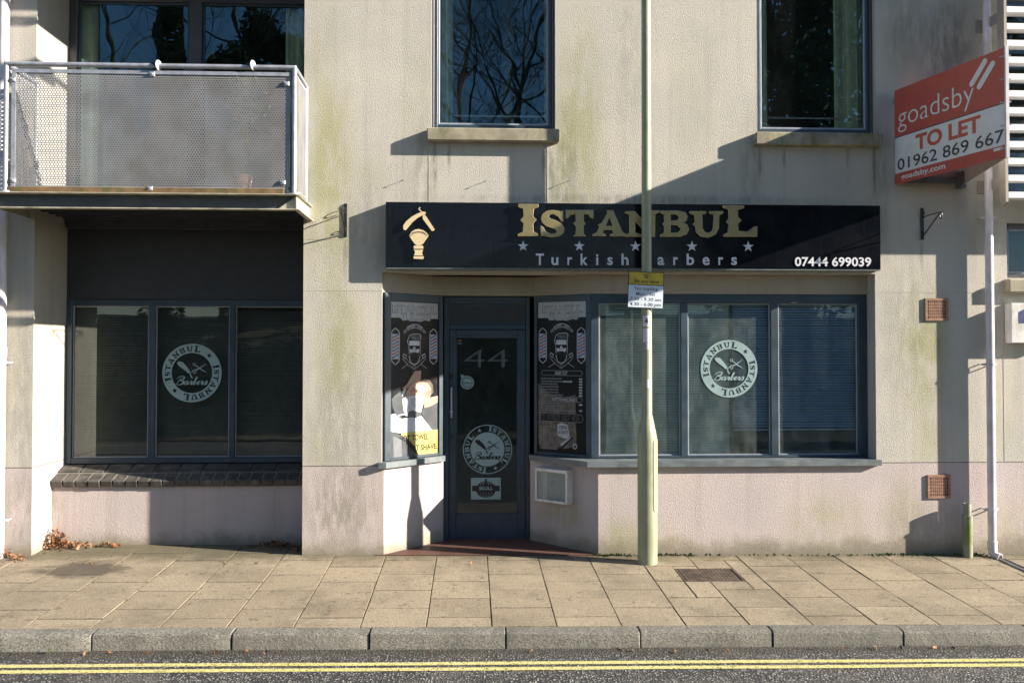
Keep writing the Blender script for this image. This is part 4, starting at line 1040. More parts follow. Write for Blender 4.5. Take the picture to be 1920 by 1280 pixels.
mb = MB(); mb.M = Mc; mb.box(u0, u0+f_, z0, z1, .0755, .09, .003); mb.box(u1-f_, u1, z0, z1, .0755, .09, .003); mb.box(u0+f_, u1-f_, z0, z0+f_, .0755, .0895, .003); mb.box(u0+f_, u1-f_, z1-f_-.008, z1, .0755, .0895, .003)
mb.build('door_frame', M_white, o)
mb = MB(); mb.M = Mc; mb.add([(u0+f_, z0+f_, .08), (u1-f_, z0+f_, .08), (u1-f_, z1-f_, .08), (u0+f_, z1-f_, .08)], [(0, 1, 2, 3)]); mb.build('pane', glass_mat('scratched_acrylic', (.85, .87, .88), .10, 1.0), o)

# louvred screen over the window at top right
lxL = PX(1884, -.32, 200)
o = empty('louvre_screen', (lxL+.8, -.2, 3.1), 'white horizontal louvre screen over the window at the top right corner', 'louvre screen')
yl = -.30; zl0_ = PZ(1890, 386, -.30)
mb = MB(); z = PZ(1905, 372, yl)
while z < 6.0: mb.box(lxL+.03, lxL+1.9, yl-.015, yl+.085, z, z+.056, .003); z += .1515
mb.build('slats', M_slat, o)
for xx_ in (lxL, lxL+1.88):
    mb = MB(); mb.M = frameM((xx_, yl+.06, zl0_), (0, -1, 0)); pts = [(0, .03), (.02, .008), (.05, 0), (.08, .008), (.10, .03), (.10, 2.7), (0, 2.7)]; put_poly(mb, [pts], 0, .012)
    mb.M = None
    for py in (44, 348):
        z = PZ(1865, py, -.1); mb.box(xx_-.004, xx_+.004, yl+.04, -.012, z-.04, z+.05); mb.box(xx_-.075, xx_+.01, -.012, 0, z-.06, z+.06)
    mb.build('side_fin', M_fin, o)

# ================================================================== STICKERS AND POSTERS ON THE GLASS
def fit_ring(word, r, h, a0, arc):
    lo, hi = -.2, 2.0
    for _ in range(30):
        g_ = (lo+hi)/2; _, e = ring_word(word, r, h, a0, -1, g_)
        if a0-e < arc: lo = g_
        else: hi = g_
    return ring_word(word, r, h, a0, -1, lo)[0]
def cv(pts): return [((x-645)/432, (635-y)/432) for x, y in pts]
def art():
    out = [cv([(425,485),(450,464),(505,472),(560,528),(610,598),(622,632),(590,640),(540,595),(475,548),(440,515)])]
    out += [cv(stroke([(612,632),(640,690),(658,712)], 10)), cv(stroke([(615,635),(625,690),(655,715)], 8)), cv(stroke([(622,640),(660,595),(720,575)], 9))]
    out2 = [cv(stroke([(700,522),(780,585),(862,632)], [10, 16, 3])), cv(stroke([(852,498),(760,560),(705,600)], [3, 16, 10]))]
    rings = [[cv(circ(680, 508, 24, 20)), cv(circ(680, 508, 14, 20))], [cv(circ(682, 620, 24, 20)), cv(circ(682, 620, 14, 20))]]
    return out, out2, rings
CURS = [[(.2,.1),(.55,1.0),(.95,2.0)], [(0,1.5),(.35,2.1),(1.0,2.3),(1.65,2.1),(1.55,1.5),(.85,1.15),(1.6,1.0),(1.7,.45),(1.2,.0),(.5,.0),(0,.3)],
 [(2.95,.85),(2.45,.95),(2.1,.45),(2.3,.02),(2.7,.3),(3.0,.95),(2.9,.25),(3.1,.03),(3.45,.4)], [(3.45,.4),(3.65,1.0),(3.78,.8),(4.05,.85),(3.92,.25),(4.1,.03),(4.4,.4)],
 [(4.4,.4),(5.0,1.7),(5.0,2.1),(4.8,1.9),(4.55,.5),(4.75,.02),(5.1,.3),(5.15,.75),(4.9,.75),(5.5,.6)], [(5.5,.6),(5.95,.75),(5.85,1.0),(5.55,.6),(5.65,.05),(6.2,.35)],
 [(6.2,.35),(6.42,1.0),(6.55,.8),(6.82,.85),(6.7,.25),(6.88,.03),(7.2,.4)], [(7.2,.4),(7.6,1.05),(7.8,.45),(7.5,.0),(7.1,.2)]]
def script_word(mb, x0, k, y0, ky, w_, e):
    zz = w_
    for ln in CURS:
        P4 = [ln[0]]+ln+[ln[-1]]; pts = []
        for i in range(1, len(P4)-2):
            for t in (0, .25, .5, .75):
                q = [.5*((2*P4[i][d])+(-P4[i-1][d]+P4[i+1][d])*t+(2*P4[i-1][d]-5*P4[i][d]+4*P4[i+1][d]-P4[i+2][d])*t*t+(-P4[i-1][d]+3*P4[i][d]-3*P4[i+1][d]+P4[i+2][d])*t**3) for d in (0, 1)]
                pts.append((x0+(q[0]+q[1]*.28)*k, y0+q[1]*ky))
        pts.append((x0+(ln[-1][0]+ln[-1][1]*.28)*k, y0+ln[-1][1]*ky)); vs = []
        for i, p_ in enumerate(pts):
            a, b_ = Vector(pts[max(0, i-1)]), Vector(pts[min(len(pts)-1, i+1)]); d = (b_-a).normalized() if (b_-a).length > 1e-9 else Vector((1, 0))
            wd = .010+.018*max(0, -d.y); n_ = Vector((-d.y, d.x))*wd; zz += e*.02
            vs += [(p_[0]-n_.x, p_[1]-n_.y, zz), (p_[0]+n_.x, p_[1]+n_.y, zz)]
        mb.add(vs, [(2*i, 2*i+2, 2*i+3, 2*i+1) for i in range(len(pts)-1)])
def roundel(name, px, py, Y, rpx, door, label):
    c = P(px, py, Y); r = rpx*(Y+7.93)/F*1.0
    M = FRONT(c.x, Y, c.z) @ Matrix.Scale(r, 4)
    rot = -113 if door else 0; LT, DK = 0, 1
    letters = fit_ring('ISTANBUL', .735, .185, R(201+rot), R(133))+fit_ring('ISTANBUL', .735, .185, R(21+rot), R(133))
    stars = [star(.83*math.cos(R(a+rot)), .83*math.sin(R(a+rot)), .095) for a in (46, 226)]
    mb = MB(); mb.M = M; e = .0006/r; lift = .0012/r
    o_, o2, rg = art()
    if not door:
        put_poly(mb, [circ(0, 0, 1, 72), circ(0, 0, .685, 72)]+letters+stars, 0, e, LT)
        w_ = 0; m_ = LT
    else:
        put_poly(mb, [circ(0, 0, 1, 72), circ(0, 0, .965, 72)], 0, e, LT)
        for l in letters_group(letters): put_poly(mb, l, 0, e, LT)
        for s_ in stars: put_poly(mb, [s_], 0, e, LT)
        put_poly(mb, [circ(0, 0, .69, 72)], 0, e, LT); w_ = lift*1.4; m_ = DK
    for k, l in enumerate(o_): put_poly(mb, [l], w_+k*e*.3, e, m_)
    for k, l in enumerate(o2): put_poly(mb, [l], w_+(k+4)*e*.3, e, m_)
    for l in rg: put_poly(mb, l, w_+e, e, m_)
    mb.mi = m_; script_word(mb, -.55, .132, -.40, .125, w_+3*e, e)
    o = mb.build(name, [M_vice, M_vdark]); o.name = name
    tagit(o, label, 'window sticker'); return o
def letters_group(ls):
    "outline followed by its counters"
    out = []
    def inside(p, poly):
        c_ = False; j = len(poly)-1
        for i in range(len(poly)):
            if (poly[i][1] > p[1]) != (poly[j][1] > p[1]) and p[0] < (poly[j][0]-poly[i][0])*(p[1]-poly[i][1])/(poly[j][1]-poly[i][1])+poly[i][0]: c_ = not c_
            j = i
        return c_
    for l in ls:
        if out and inside(l[0], out[-1][0]): out[-1].append(l)
        else: out.append([l])
    return out
roundel('window_sticker', 360, 699, .6505, 54, False, 'round barber sticker on the middle pane of the dark left window')
roundel('window_sticker', 1367, 691, .1965, 54.5, False, 'round barber sticker on the blind covered right shop window')
roundel('window_sticker', 914, 842, .5925, 46, True, 'round barber sticker low on the glass of the shop door')
# skull card
a, b_ = P(883, 936, .592), P(939, 895, .592); W_, H_ = b_.x-a.x, b_.z-a.z
mb = MB(); mb.M = FRONT(a.x, .592, a.z); put_poly(mb, [[(0, 0), (W_, 0), (W_, H_), (0, H_)]], 0, .0006, 0)
put_poly(mb, [circ(W_*.5, H_*.46, W_*.33, 40, H_*.38)], .0012, .0004, 1); put_poly(mb, [[(W_*.04, H_*.38), (W_*.96, H_*.38), (W_*.96, H_*.64), (W_*.04, H_*.64)]], .0020, .0003, 1)
put_poly(mb, [[(W_*.46, H_*.80), (W_*.54, H_*.80), (W_*.53, H_*.95), (W_*.47, H_*.93)]], .0020, .0003, 1)
for k in (-2, -1, 1, 2): put_poly(mb, [stroke([(W_*(.5+k*.035), H_*.80), (W_*(.5+k*.085), H_*.72), (W_*(.5+k*.10), H_*.66)], W_*.012)], .0027, .0003, 0)
for k in (-2, -1, 0, 1, 2): put_poly(mb, [stroke([(W_*(.5+k*.10), H_*.34), (W_*(.5+k*.085), H_*.22), (W_*(.5+k*.03), H_*.10)], W_*.008)], .0027, .0003, 0)
put_text(mb, 'SKULL', W_*.27, W_*.73, H_*.44, H_*.145, .0032, bold=.03, ext=.0003, mat=0)
tagit(mb.build('card', [M_vice, M_vdark]), 'pale SKULL card with a black pumpkin shape at the bottom of the door glass', 'sticker')
# round badge + number on the door
c = P(876, 717, .592); mb = MB(); r = 12.5*8.52/F; mb.M = FRONT(c.x, .592, c.z) @ Matrix.Scale(r, 4)
put_poly(mb, [circ(0, 0, 1, 40), circ(0, 0, .8, 40)], 0, .02, 0); put_poly(mb, [circ(0, 0, .7, 40, a0=0, a1=180)], 0, .02, 0); put_poly(mb, [[(-.7, -.1), (.7, -.1), (.7, -.3), (-.7, -.3)]], 0, .02, 0); put_poly(mb, [circ(0, 0, .7, 40, a0=210, a1=330)], 0, .02, 0)
put_poly(mb, [circ(-.75, .95, .25, 16)], 0, .02, 0)
tagit(mb.build('badge_sticker', [M_vice]), 'small round pale badge sticker on the upper left of the door glass', 'sticker')
M_num = plain('frosted_number', (.075, .105, .11), .6)
mb = MB(); mb.M = FRONT(0, .592, 0); put_text(mb, '44', PX(870, .59, 672), PX(953, .59, 672), PZ(912, 689, .592), PZ(912, 655, .592)-PZ(912, 689, .592), 0, bold=-.012, ext=.0005)
tagit(mb.build('door_number', [M_num]), 'faint frosted house number 44 on the upper door glass', 'house number')
c = P(846, 768, .565); mb = MB(); mb.M = FRONT(c.x-.018, .575, c.z-.03); put_poly(mb, [[(0, 0), (.036, 0), (.036, .07), (0, .07)]], .0, .0006, 0); put_poly(mb, [[(.004, .0), (.032, .0), (.032, .02), (.004, .02)]], .001, .0003, 1)
tagit(mb.build('notice_sticker', [plain('violet_print', (.06, .05, .2), .4), M_vwhite]), 'tiny violet and white sticker on the left stile of the door', 'sticker')
c = P(862, 640, .565); mb = MB(); mb.M = FRONT(c.x-.015, .592, c.z-.03); put_text(mb, 'P6', 0, .035, 0, .022, 0, ext=.0003, mat=0); put_poly(mb, [[(.002, .035), (.033, .035), (.033, .045), (.002, .045)]], .0, .0003, 1)
tagit(mb.build('corner_sticker', [M_vice, plain('orange_print', (.5, .2, .05), .4)]), 'tiny orange and white sticker in the top left corner of the door glass', 'sticker')

M_pblack = plain('poster_black', (.004, .004, .006), .35, spec=.2); M_ppale = plain('poster_pale_grey', (.42, .43, .46), .35); M_pwhite = plain('poster_white', (.55, .57, .62), .35)
M_pgrey = plain('poster_mid_grey', (.14, .145, .16), .35); M_pblue = plain('poster_blue', (.04, .09, .30), .35); M_pred = plain('poster_red', (.33, .05, .07), .35)
M_pwood = plain('poster_wood_print', (.11, .09, .075), .4, var=.5, nscale=14); M_pskin = plain('poster_skin_print', (.44, .28, .20), .4); M_pyel = plain('poster_yellow', (.46, .38, .10), .4)
M_phair = plain('poster_brown_print', (.10, .07, .05), .4); M_plip = plain('poster_lip_print', (.5, .16, .14), .4); M_pdgrey = plain('poster_dark_grey', (.045, .05, .06), .4)
PM = [M_pblack, M_ppale, M_pwhite, M_pgrey, M_pblue, M_pred, M_pwood, M_pskin, M_pyel, M_phair, M_plip, M_pdgrey, plain('poster_skin_light', (.52, .35, .27), .4), plain('poster_skin_highlight', (.60, .45, .37), .4), plain('poster_skin_shade', (.30, .17, .12), .4)]
BK, PL, WH, GR, BL, RD, WD, SK, YE, HA, LI, DG, SK2, SK3, SK4 = range(15)
def poster(M, u0, u1, v0, v1, right, label):
    mb = MB(); mb.M = M; W_, H_ = u1-u0, v1-v0; lev = [0]
    def mp(pts): return [(u0+a*W_, v1-b*H_/275) for a, b in pts]
    def pl(pts, m, k): put_poly(mb, [mp(pts)], k*.00045, .00012, m)
    def plh(loops, m, k): put_poly(mb, [mp(l) for l in loops], k*.00045, .00012, m)
    def tx(t, a0, a1, b, cap, m, k, bold=0, shear=0): put_text(mb, t, u0+a0*W_, u0+a1*W_, v1-b*H_/275, cap*H_/275, k*.00045, bold=bold, shear=shear, ext=.00012, mat=m)
    pl([(0, 0), (1, 0), (1, 275), (0, 275)], BK, 0)
    pl([(0, 0), (1, 0), (1, 28.5), (.86, 28.5), (.80, 33), (.72, 32), (.62, 34.5), (.5, 33.5), (.42, 34), (.34, 32.5), (.25, 33.5), (.2, 28.5), (0, 28.5)], PL if right else PL, 1)
    tx('ISTANBUL', .09 if right else .03, .92 if right else .97, 19.5, 12.5, GR, 2, .045); tx('ISTANBUL', .105 if right else .045, .905 if right else .955, 18.9, 11.2, PL, 3, .012)
    tx('TURKISH', .22, .84, 32, 10.5, GR, 2, .045); tx('TURKISH', .235, .825, 31.5, 9.4, PL, 3, .012)
    # arched ribbon
    def arc(rx, ry, a0, a1, cb, n=16): return [(.5+rx*math.sin(R(a)), cb-ry*math.cos(R(a))) for a in [a0+(a1-a0)*i/n for i in range(n+1)]]
    plh([arc(.235, 22, -48, 48, 61)+arc(.185, 14.5, 48, -48, 61)], PL, 2); plh([arc(.225, 20.8, -46, 46, 61)+arc(.192, 15.5, 46, -46, 61)], BK, 3)
    for s_ in (-1, 1): pl([(.5+s_*.17, 47), (.5+s_*.24, 52), (.5+s_*.225, 57), (.5+s_*.16, 53)], GR, 1)
    word = 'BARBER SHOP'
    for i, ch in enumerate(word):
        a = -40+80*i/(len(word)-1); x = .5+.207*math.sin(R(a)); y = 61-16.2*math.cos(R(a))
        if ch != ' ': tx(ch, x-.013, x+.013, y, 4.0, PL, 4, .01)
    # rays
    for k in range(26):
        a = R(k*360/26+5); r0, r1 = .13, .24+.03*(k % 2)
        pl(stroke([(.485+r0*math.cos(a), 78+r0*150*math.sin(a)), (.485+r1*math.cos(a), 78+r1*150*math.sin(a))], .006), DG, 1)
    # barber poles
    for cx_ in (.10, .90):
        w_ = .088; top, bot = 46.5, 112
        out = [(cx_-w_, 58), (cx_-w_*.85, 52), (cx_-w_*.35, 48.5), (cx_, top), (cx_+w_*.35, 48.5), (cx_+w_*.85, 52), (cx_+w_, 58), (cx_+w_, 101), (cx_+w_*.85, 107), (cx_+w_*.35, 110.5), (cx_, bot+1), (cx_-w_*.35, 110.5), (cx_-w_*.85, 107), (cx_-w_, 101)]
        inn = [(cx_+(x-cx_)*.84, 79.5+(y-79.5)*.955) for x, y in out]
        plh([out, inn], PL, 2); pl([(cx_-w_*.78, 57.5), (cx_+w_*.78, 57.5), (cx_+w_*.78, 102), (cx_-w_*.78, 102)], PL, 2)
        for k in range(7):
            y = 60+k*5.9; n = 8
            up = [(cx_-w_*.76+w_*1.52*i/n, y+2.6*math.cos(math.pi*i/n)) for i in range(n+1)]
            pl(up+[(a, min(b+2.9, 102)) for a, b in up[::-1]], BL if k % 2 == 0 else RD, 3)
    # face
    pl([(.36,66),(.38,60),(.44,57),(.60,56),(.64,60),(.62,70),(.62,92),(.60,104),(.55,111),(.48,113),(.41,109),(.38,100),(.37,80),(.34,70)], PL, 2)
    pl([(.372,66),(.39,61),(.44,58.2),(.595,57.5),(.622,61),(.608,70),(.608,92),(.588,103),(.543,109.5),(.48,111.5),(.418,108),(.394,99),(.384,80),(.356,70)], BK, 3)
    pl([(.40,60),(.47,58.5),(.60,59.5),(.605,66),(.56,69),(.46,69),(.42,66)], DG, 4); pl(stroke([(.45,62),(.52,65.5),(.59,64)], .010), PL, 5)
    pl([(.385,69.5),(.60,69.5),(.60,79),(.385,79)], WH, 4); pl([(.39,83),(.595,83),(.585,90),(.53,92.5),(.49,90),(.45,92.5),(.40,90)], WH, 4)
    pl([(.47,78),(.51,78),(.53,88),(.45,88)], WH, 4)
    pl([(.375,78),(.605,78),(.60,84),(.53,85),(.505,80.5),(.475,80.5),(.45,85),(.385,84)], BK, 5)
    pl([(.34,94.5),(.41,93),(.46,89.5),(.49,90.8),(.52,89.5),(.57,93),(.64,94.5),(.60,96.5),(.50,95),(.38,96.5)], BK, 6); plh([stroke([(.33,95.2),(.41,95),(.49,93.5),(.57,95),(.65,95.2)], .9/110)], PL, 7)
    # crossed razors and scissors
    for s_ in (-1, 1):
        X = lambda x: .49+s_*(x-.49)
        plh([[(X(.27),92),(X(.34),96),(X(.30),102),(X(.24),98)], [(X(.275),94),(X(.325),97),(X(.295),100.5),(X(.255),97.5)]], PL, 2)
        pl(stroke([(X(.25), 102), (X(.36), 113), (X(.52), 121)], .012), PL, 2)
        pl(stroke([(X(.29), 99), (X(.40), 109), (X(.53), 117)], .008), PL, 2)
        pl(stroke([(X(.35), 112), (X(.22), 119.5)], .016), PL, 1); pl(stroke([(X(.50), 123), (X(.62), 112), (X(.75), 101)], .006), GR, 1)
    if right:
        for y in (130.5, 202): pass
        # wood ground in the lower half
        pl([(0, 150), (.28, 170), (.55, 176), (.78, 168), (.80, 262), (.55, 268), (0, 262)], WD, 1)
        for k in range(9): pl([(.06+k*.08, 176), (.064+k*.08, 176), (.066+k*.08, 262), (.061+k*.08, 262)], BK, 2)
        def bar(b, h, m_=GR): plh([[(.06, b), (.095, b-h), (.90, b-h), (.935, b), (.90, b+h), (.095, b+h)], [(.075, b), (.10, b-h+1.2), (.895, b-h+1.2), (.92, b), (.895, b+h-1.2), (.10, b+h-1.2)]], m_, 3)
        bar(130, 5); tx('HAIR CUT', .36, .62, 133, 6, PL, 4, .02); bar(178, 5); tx('HOT TOWEL SHAVE', .30, .82, 181, 5.4, PL, 4, .01)
        rr = random.Random(2)
        for k, ln_ in enumerate((.42, .62, .34, .36, .33, .38, .45)):
            y = 139+k*5.0; x = .06
            while x < .06+ln_: w_ = rr.uniform(.018, .05); pl([(x, y), (x+w_, y), (x+w_, y+2.7), (x, y+2.7)], PL if (k == 1 and x > .5) else GR, 3); x += w_+.008
            pl([(.855, y), (.92, y), (.92, y+2.8), (.855, y+2.8)], PL, 3)
        for k, ln_ in enumerate((.38, .50, .30, .72)):
            y = 185+k*4.2; x = .06
            while x < .06+ln_: w_ = rr.uniform(.018, .05); pl([(x, y), (x+w_, y), (x+w_, y+2.2), (x, y+2.2)], GR, 3); x += w_+.008
        for y in (185.5, 196): pl([(.855, y), (.92, y), (.92, y+2.8), (.855, y+2.8)], PL, 3)
        pl([(.05, 204), (.90, 204), (.935, 208), (.935, 215), (.90, 219), (.05, 219)], GR, 3); pl([(.055, 205), (.895, 205), (.925, 208.5), (.925, 214.5), (.895, 218), (.055, 218)], BK, 4)
        tx('T: 07853 607 405', .07, .86, 215.5, 8, GR, 5, .03); tx('T: 07853 607 405', .075, .855, 215, 7, BK, 6, -.0)
        pl([(.41, 224), (.50, 220.5), (.62, 224), (.65, 238), (.66, 246), (.60, 250), (.44, 246), (.41, 242)], PL, 4); tx('OPEN', .45, .61, 232, 6, BK, 5, .015); tx('6 DAYS', .43, .63, 240.5, 6, BK, 5, .015)
        pl([(.05, 228), (.40, 228), (.40, 270), (.05, 270)], GR, 2); pl([(.06, 229.5), (.39, 229.5), (.39, 268), (.06, 268)], WD, 3)
        for k in range(8): pl([(.07, 233+k*4), (.17+.05*rr.random(), 233+k*4), (.17, 234.6+k*4), (.07, 234.6+k*4)], GR, 4)
        pl([(.235, 231), (.242, 231), (.242, 268), (.235, 268)], GR, 4)
        pl([(.47, 262), (.62, 252), (.74, 244), (.74, 247), (.64, 256), (.48, 270)], BK, 4); pl([(.47, 259), (.60, 251), (.70, 245), (.66, 250), (.49, 264)], PL, 5)
        plh([circ(.77, 262, .045, 24, 5.2), circ(.77, 262, .030, 24, 3.4)], PL, 4)
    else:
        lc = lambda pts: [((x-64)/536, 680+y/6.4-567) for x, y in pts]
        pl(lc([(335,70),(405,65),(400,170),(320,215),(215,290),(195,265),(250,215),(295,130)]), SK, 1)
        pl(lc([(80,380),(110,345),(185,290),(240,280),(215,400),(205,520),(180,625),(120,560),(90,470)]), DG, 1)
        pl(lc([(195,300),(235,265),(225,320),(190,360)]), WH, 2)
        pl(lc([(430,500),(535,465),(600,450),(600,765),(530,765),(440,620),(405,560)]), DG, 1)
        pl(lc([(60,560),(110,545),(180,610),(410,592),(535,770),(180,775),(60,745)]), WH, 2)
        pl(lc([(240,300),(300,215),(390,178),(470,188),(530,250),(532,330),(495,395),(400,380),(300,370),(215,385)]), SK, 2)
        pl(lc([(300,225),(380,195),(450,215),(470,290),(420,330),(330,320)]), SK2, 3); pl(lc([(350,235),(420,225),(450,270),(400,300)]), SK3, 4)
        pl(lc([(470,300),(520,300),(500,370),(430,365)]), SK4, 3); pl(lc([(205,268),(260,225),(320,190),(330,205),(250,262)]), SK4, 2)
        pl(lc([(390,188),(440,163),(500,178),(542,240),(546,330),(520,352),(522,280),(480,212),(430,195)]), HA, 3)
        pl(lc(stroke([(395,220),(430,235),(455,262)], 9)), HA, 4); pl(lc(stroke([(385,262),(405,280),(425,285)], 7)), HA, 4); pl(lc(stroke([(345,205),(365,200)], 8)), HA, 4)
        pl(lc([(270,300),(300,275),(335,290),(320,318),(290,322)]), LI, 4); pl(lc([(312,262),(326,258),(326,276),(314,274)]), HA, 4)
        pl(lc([(190,385),(240,360),(330,355),(438,365),(432,450),(400,560),(345,545),(300,520),(262,535),(250,575),(212,545)]), WH, 4); pl(lc([(290,380),(400,375),(405,470),(330,500),(285,450)]), PL, 5); pl(lc(stroke([(230,400),(250,470),(300,510)], 8)), PL, 6)
        pl(lc([(262,535),(300,520),(400,552),(405,590),(340,612),(245,592)]), DG, 5); pl(lc(stroke([(150,570),(210,560),(260,585),(380,600)], 14)), WH, 5)
        pl(lc([(440,392),(500,385),(600,368),(600,445),(500,492),(440,500)]), SK, 4)
        pl(lc(stroke([(190,745),(330,728),(460,722)], 5)), PL, 4)
        pl(lc([(180,770),(600,765),(600,1062),(360,1068),(230,1000)]), YE, 3)
        tx('HOT TOWEL', (165-64)/536, (490-64)/536, 680+868/6.4-567, 9.6, BK, 5, .02); tx('HOT SHAVE.', (255-64)/536, (592-64)/536, 680+990/6.4-567, 10, BK, 5, .02)
        pl(lc([(60,738),(130,770),(190,800),(235,830),(290,900),(345,990),(388,1068),(230,1088),(60,1110)]), DG, 5); pl(lc([(235,825),(262,850),(345,960),(388,1068),(365,1068),(300,960),(235,900)]), BK, 6)
        pl(lc([(95,800),(185,850),(190,1085),(100,1095)]), GR, 6)
    return tagit(mb.build('poster', PM), label, 'poster')
v0_, v1_ = .027, ZF1-ZF0-.077
poster(MSL @ Matrix.Translation((0, 0, -.017)), .072, WSL-.052, v0_, v1_, False, 'tall barber poster with a reclining shaved man, on the sunlit window left of the door')
poster(MSR @ Matrix.Translation((0, 0, -.017)), .038, WSR-.058, v0_+.005, v1_+.012, True, 'tall dark barber price list poster on the window right of the door')

# ================================================================== BLINDS, CURTAINS
def blind(x0, x1, z0, z1, Y, mat, label, tilt=58, group='venetian blinds in the shop windows', pitch=.0245):
    o = empty('venetian_blind', ((x0+x1)/2, Y, z0), label, 'blind', group)
    mb = MB(); z = z1-.03; c_, s_ = math.cos(R(tilt)), math.sin(R(tilt)); h = .0125; r_ = random.Random(int(x0*100))
    while z > z0+.02:
        j = r_.uniform(-.0012, .0012); j2 = r_.uniform(-.0012, .0012)
        pts = []
        for t in (-1, 0, 1): pts.append((Y+t*h*c_, z+t*h*s_+(.0022 if t == 0 else 0)))
        vs = [(x0, a, b+j) for a, b in pts]+[(x1, a, b+j2) for a, b in pts]; mb.add(vs, [(0, 1, 4, 3), (1, 2, 5, 4)]); z -= pitch
    mb.build('slats', mat, o, True)
    mb = MB(); mb.box(x0, x1, Y-.014, Y+.014, z1-.025, z1); mb.build('head_rail', mat, o)
    mb = MB(); mb.box(x0, x1, Y-.012, Y+.012, z0, z0+.014); mb.build('bottom_rail', mat, o)
    for f_ in (.16, .5, .84):
        x = x0+(x1-x0)*f_; mb = MB(); mb.box(x-.0012, x+.0012, Y-.0155, Y-.0145, z0, z1); mb.build('cord', mat, o)
    return o
YBl = .255
zt_ = 2.33
blind(PX(1136, YBl), PX(1366, YBl), PZ(1200, 850, YBl), zt_, YBl, M_slatb, 'pale green venetian blind in the shop window behind the lamp column')
blind(PX(1374, YBl), PX(1604, YBl), PZ(1500, 806, YBl), zt_, YBl, M_slatd, 'blue venetian blind hanging short of the sill in the right end of the shop window', tilt=42)
M_slatk = plain('brown_dark_blind_slat', (.20, .20, .16), .5)
YB2 = .80; zL = ZL1-.03
blind(PX(138, YB2), PX(277, YB2), PZ(200, 850, YB2), zL, YB2, M_slatk, 'dark blind behind the left pane of the recessed left window')
blind(PX(290, YB2), PX(428, YB2), PZ(350, 850, YB2), zL, YB2, M_slatk, 'dark blind behind the middle pane of the recessed left window')
blind(PX(440, YB2), PX(566, YB2), PZ(500, 850, YB2), zL, YB2, M_slatk, 'dark blind behind the right pane of the recessed left window')
def curtain(x0, x1, z0, z1, Y, label, waves, taper=0):
    vs = []; fs = []; n = waves*10; m_ = 6
    for j in range(m_+1):
        z = z0+(z1-z0)*j/m_
        for i in range(n+1):
            t = i/n; x = x0+(x1-x0)*t*(1-taper*(j/m_)); vs.append((x, Y+.028*math.sin(t*waves*2*math.pi+.3*j*.3)+.01*math.sin(t*waves*5.1+2), z))
    for j in range(m_):
        for i in range(n): a = j*(n+1)+i; fs.append((a, a+1, a+n+2, a+n+1))
    tagit(MB().add(vs, fs).build('curtain', M_curtain, smooth=True), label, 'curtain', 'curtains in the upstairs windows')
curtain(PX(818, .16, 120), PX(850, .16, 120), W1[2]+.05, 5.4, .19, 'narrow pale green curtain at the left side of the middle upstairs window', 2)
curtain(PX(1021, .16, 120), PX(1050, .16, 120), W1[2]+.05, 5.4, .19, 'sliver of pale curtain at the right side of the middle upstairs window', 2)
curtain(PX(1420, .16, 120), PX(1441, .16, 120), W2[2]+.03, 5.4, .19, 'sliver of pale curtain at the left side of the right upstairs window', 1)
curtain(PX(1567, .16, 120), PX(1634, .16, 120), W2[2]+.03, 5.4, .19, 'wide pale green curtain at the right side of the right upstairs window', 3)
curtain(PX(140, .74, 60), PX(184, .74, 60), 3.16, 5.2, .74, 'pale curtain at the left end of the balcony window', 2)
curtain(PX(535, .74, 60), PX(572, .74, 60), 3.16, 5.2, .74, 'pale curtain at the right end of the balcony window', 2)
for Wn, a, b_, lab in ((W1, 822, 1020, 0), (W2, 1436, 1612, 1)):
    z = PZ((a+b_)/2, 218 if lab == 0 else 222, .2)
    mb = MB(); mb.box(PX(a, .2, 218), PX(b_, .2, 218), .2, .21, z-.008, z+.008)
    tagit(mb.build('window_rail', M_galv), ['thin safety rail inside the middle upstairs window', 'thin safety rail inside the right upstairs window'][lab], 'safety rail')

# ================================================================== SMALL THINGS
# little wire hooks left in the wall
for px, py, lab in ((757, 338, 'leftmost of the three small wire hooks in the wall above the shop sign'), (911, 340, 'middle one of the three small wire hooks in the wall above the shop sign'), (1066, 340, 'rightmost of the three small wire hooks in the wall above the shop sign')):
    c = P(px, py, 0); mb = MB(); mb.tube([c+Vector((0, .01, 0)), c+Vector((0, -.03, .0)), c+Vector((-.012, -.045, -.006)), c+Vector((-.02, -.035, -.016))], .0022, 6)
    tagit(mb.build('wall_hook', M_iron), lab, 'wall hook', 'wire hooks above the shop sign')
# drain cover
a, b_ = 1.742, 2.218; ya, yb = -.788, -.452
M_rust = plain('rusty_iron_cover', (.13, .095, .075), .75, metal=.2, var=.35, nscale=18, bdist=.0012, grime=((.05, .045, .04), .7, 14))
o = empty('drain_cover', ((a+b_)/2, (ya+yb)/2, gz(2., -.6)), 'rusty iron drain cover set in the paving right of the lamp column', 'drain cover')
mb = MB(); zf = lambda x, y: gz(x, y)
def gbox(x0, x1, y0, y1, z0, z1):
    vs = []
    for z_ in (z0, z1):
        for x_, y_ in ((x0, y0), (x1, y0), (x1, y1), (x0, y1)): vs.append((x_, y_, gz(x_, y_)+z_))
    mb.add(vs, [(3, 2, 1, 0), (4, 5, 6, 7), (0, 1, 5, 4), (1, 2, 6, 5), (2, 3, 7, 6), (3, 0, 4, 7)])
gbox(a, b_, ya, yb, -.03, -.006)
for i in range(15):
    for j in range(9):
        x = a+.03+i*(b_-a-.06)/14; y = ya+.025+j*(yb-ya-.05)/8; s_ = .011; gbox(x-s_, x+s_, y-s_*.8, y+s_*.8, -.006, .001)
mb.build('cover', M_rust, o)
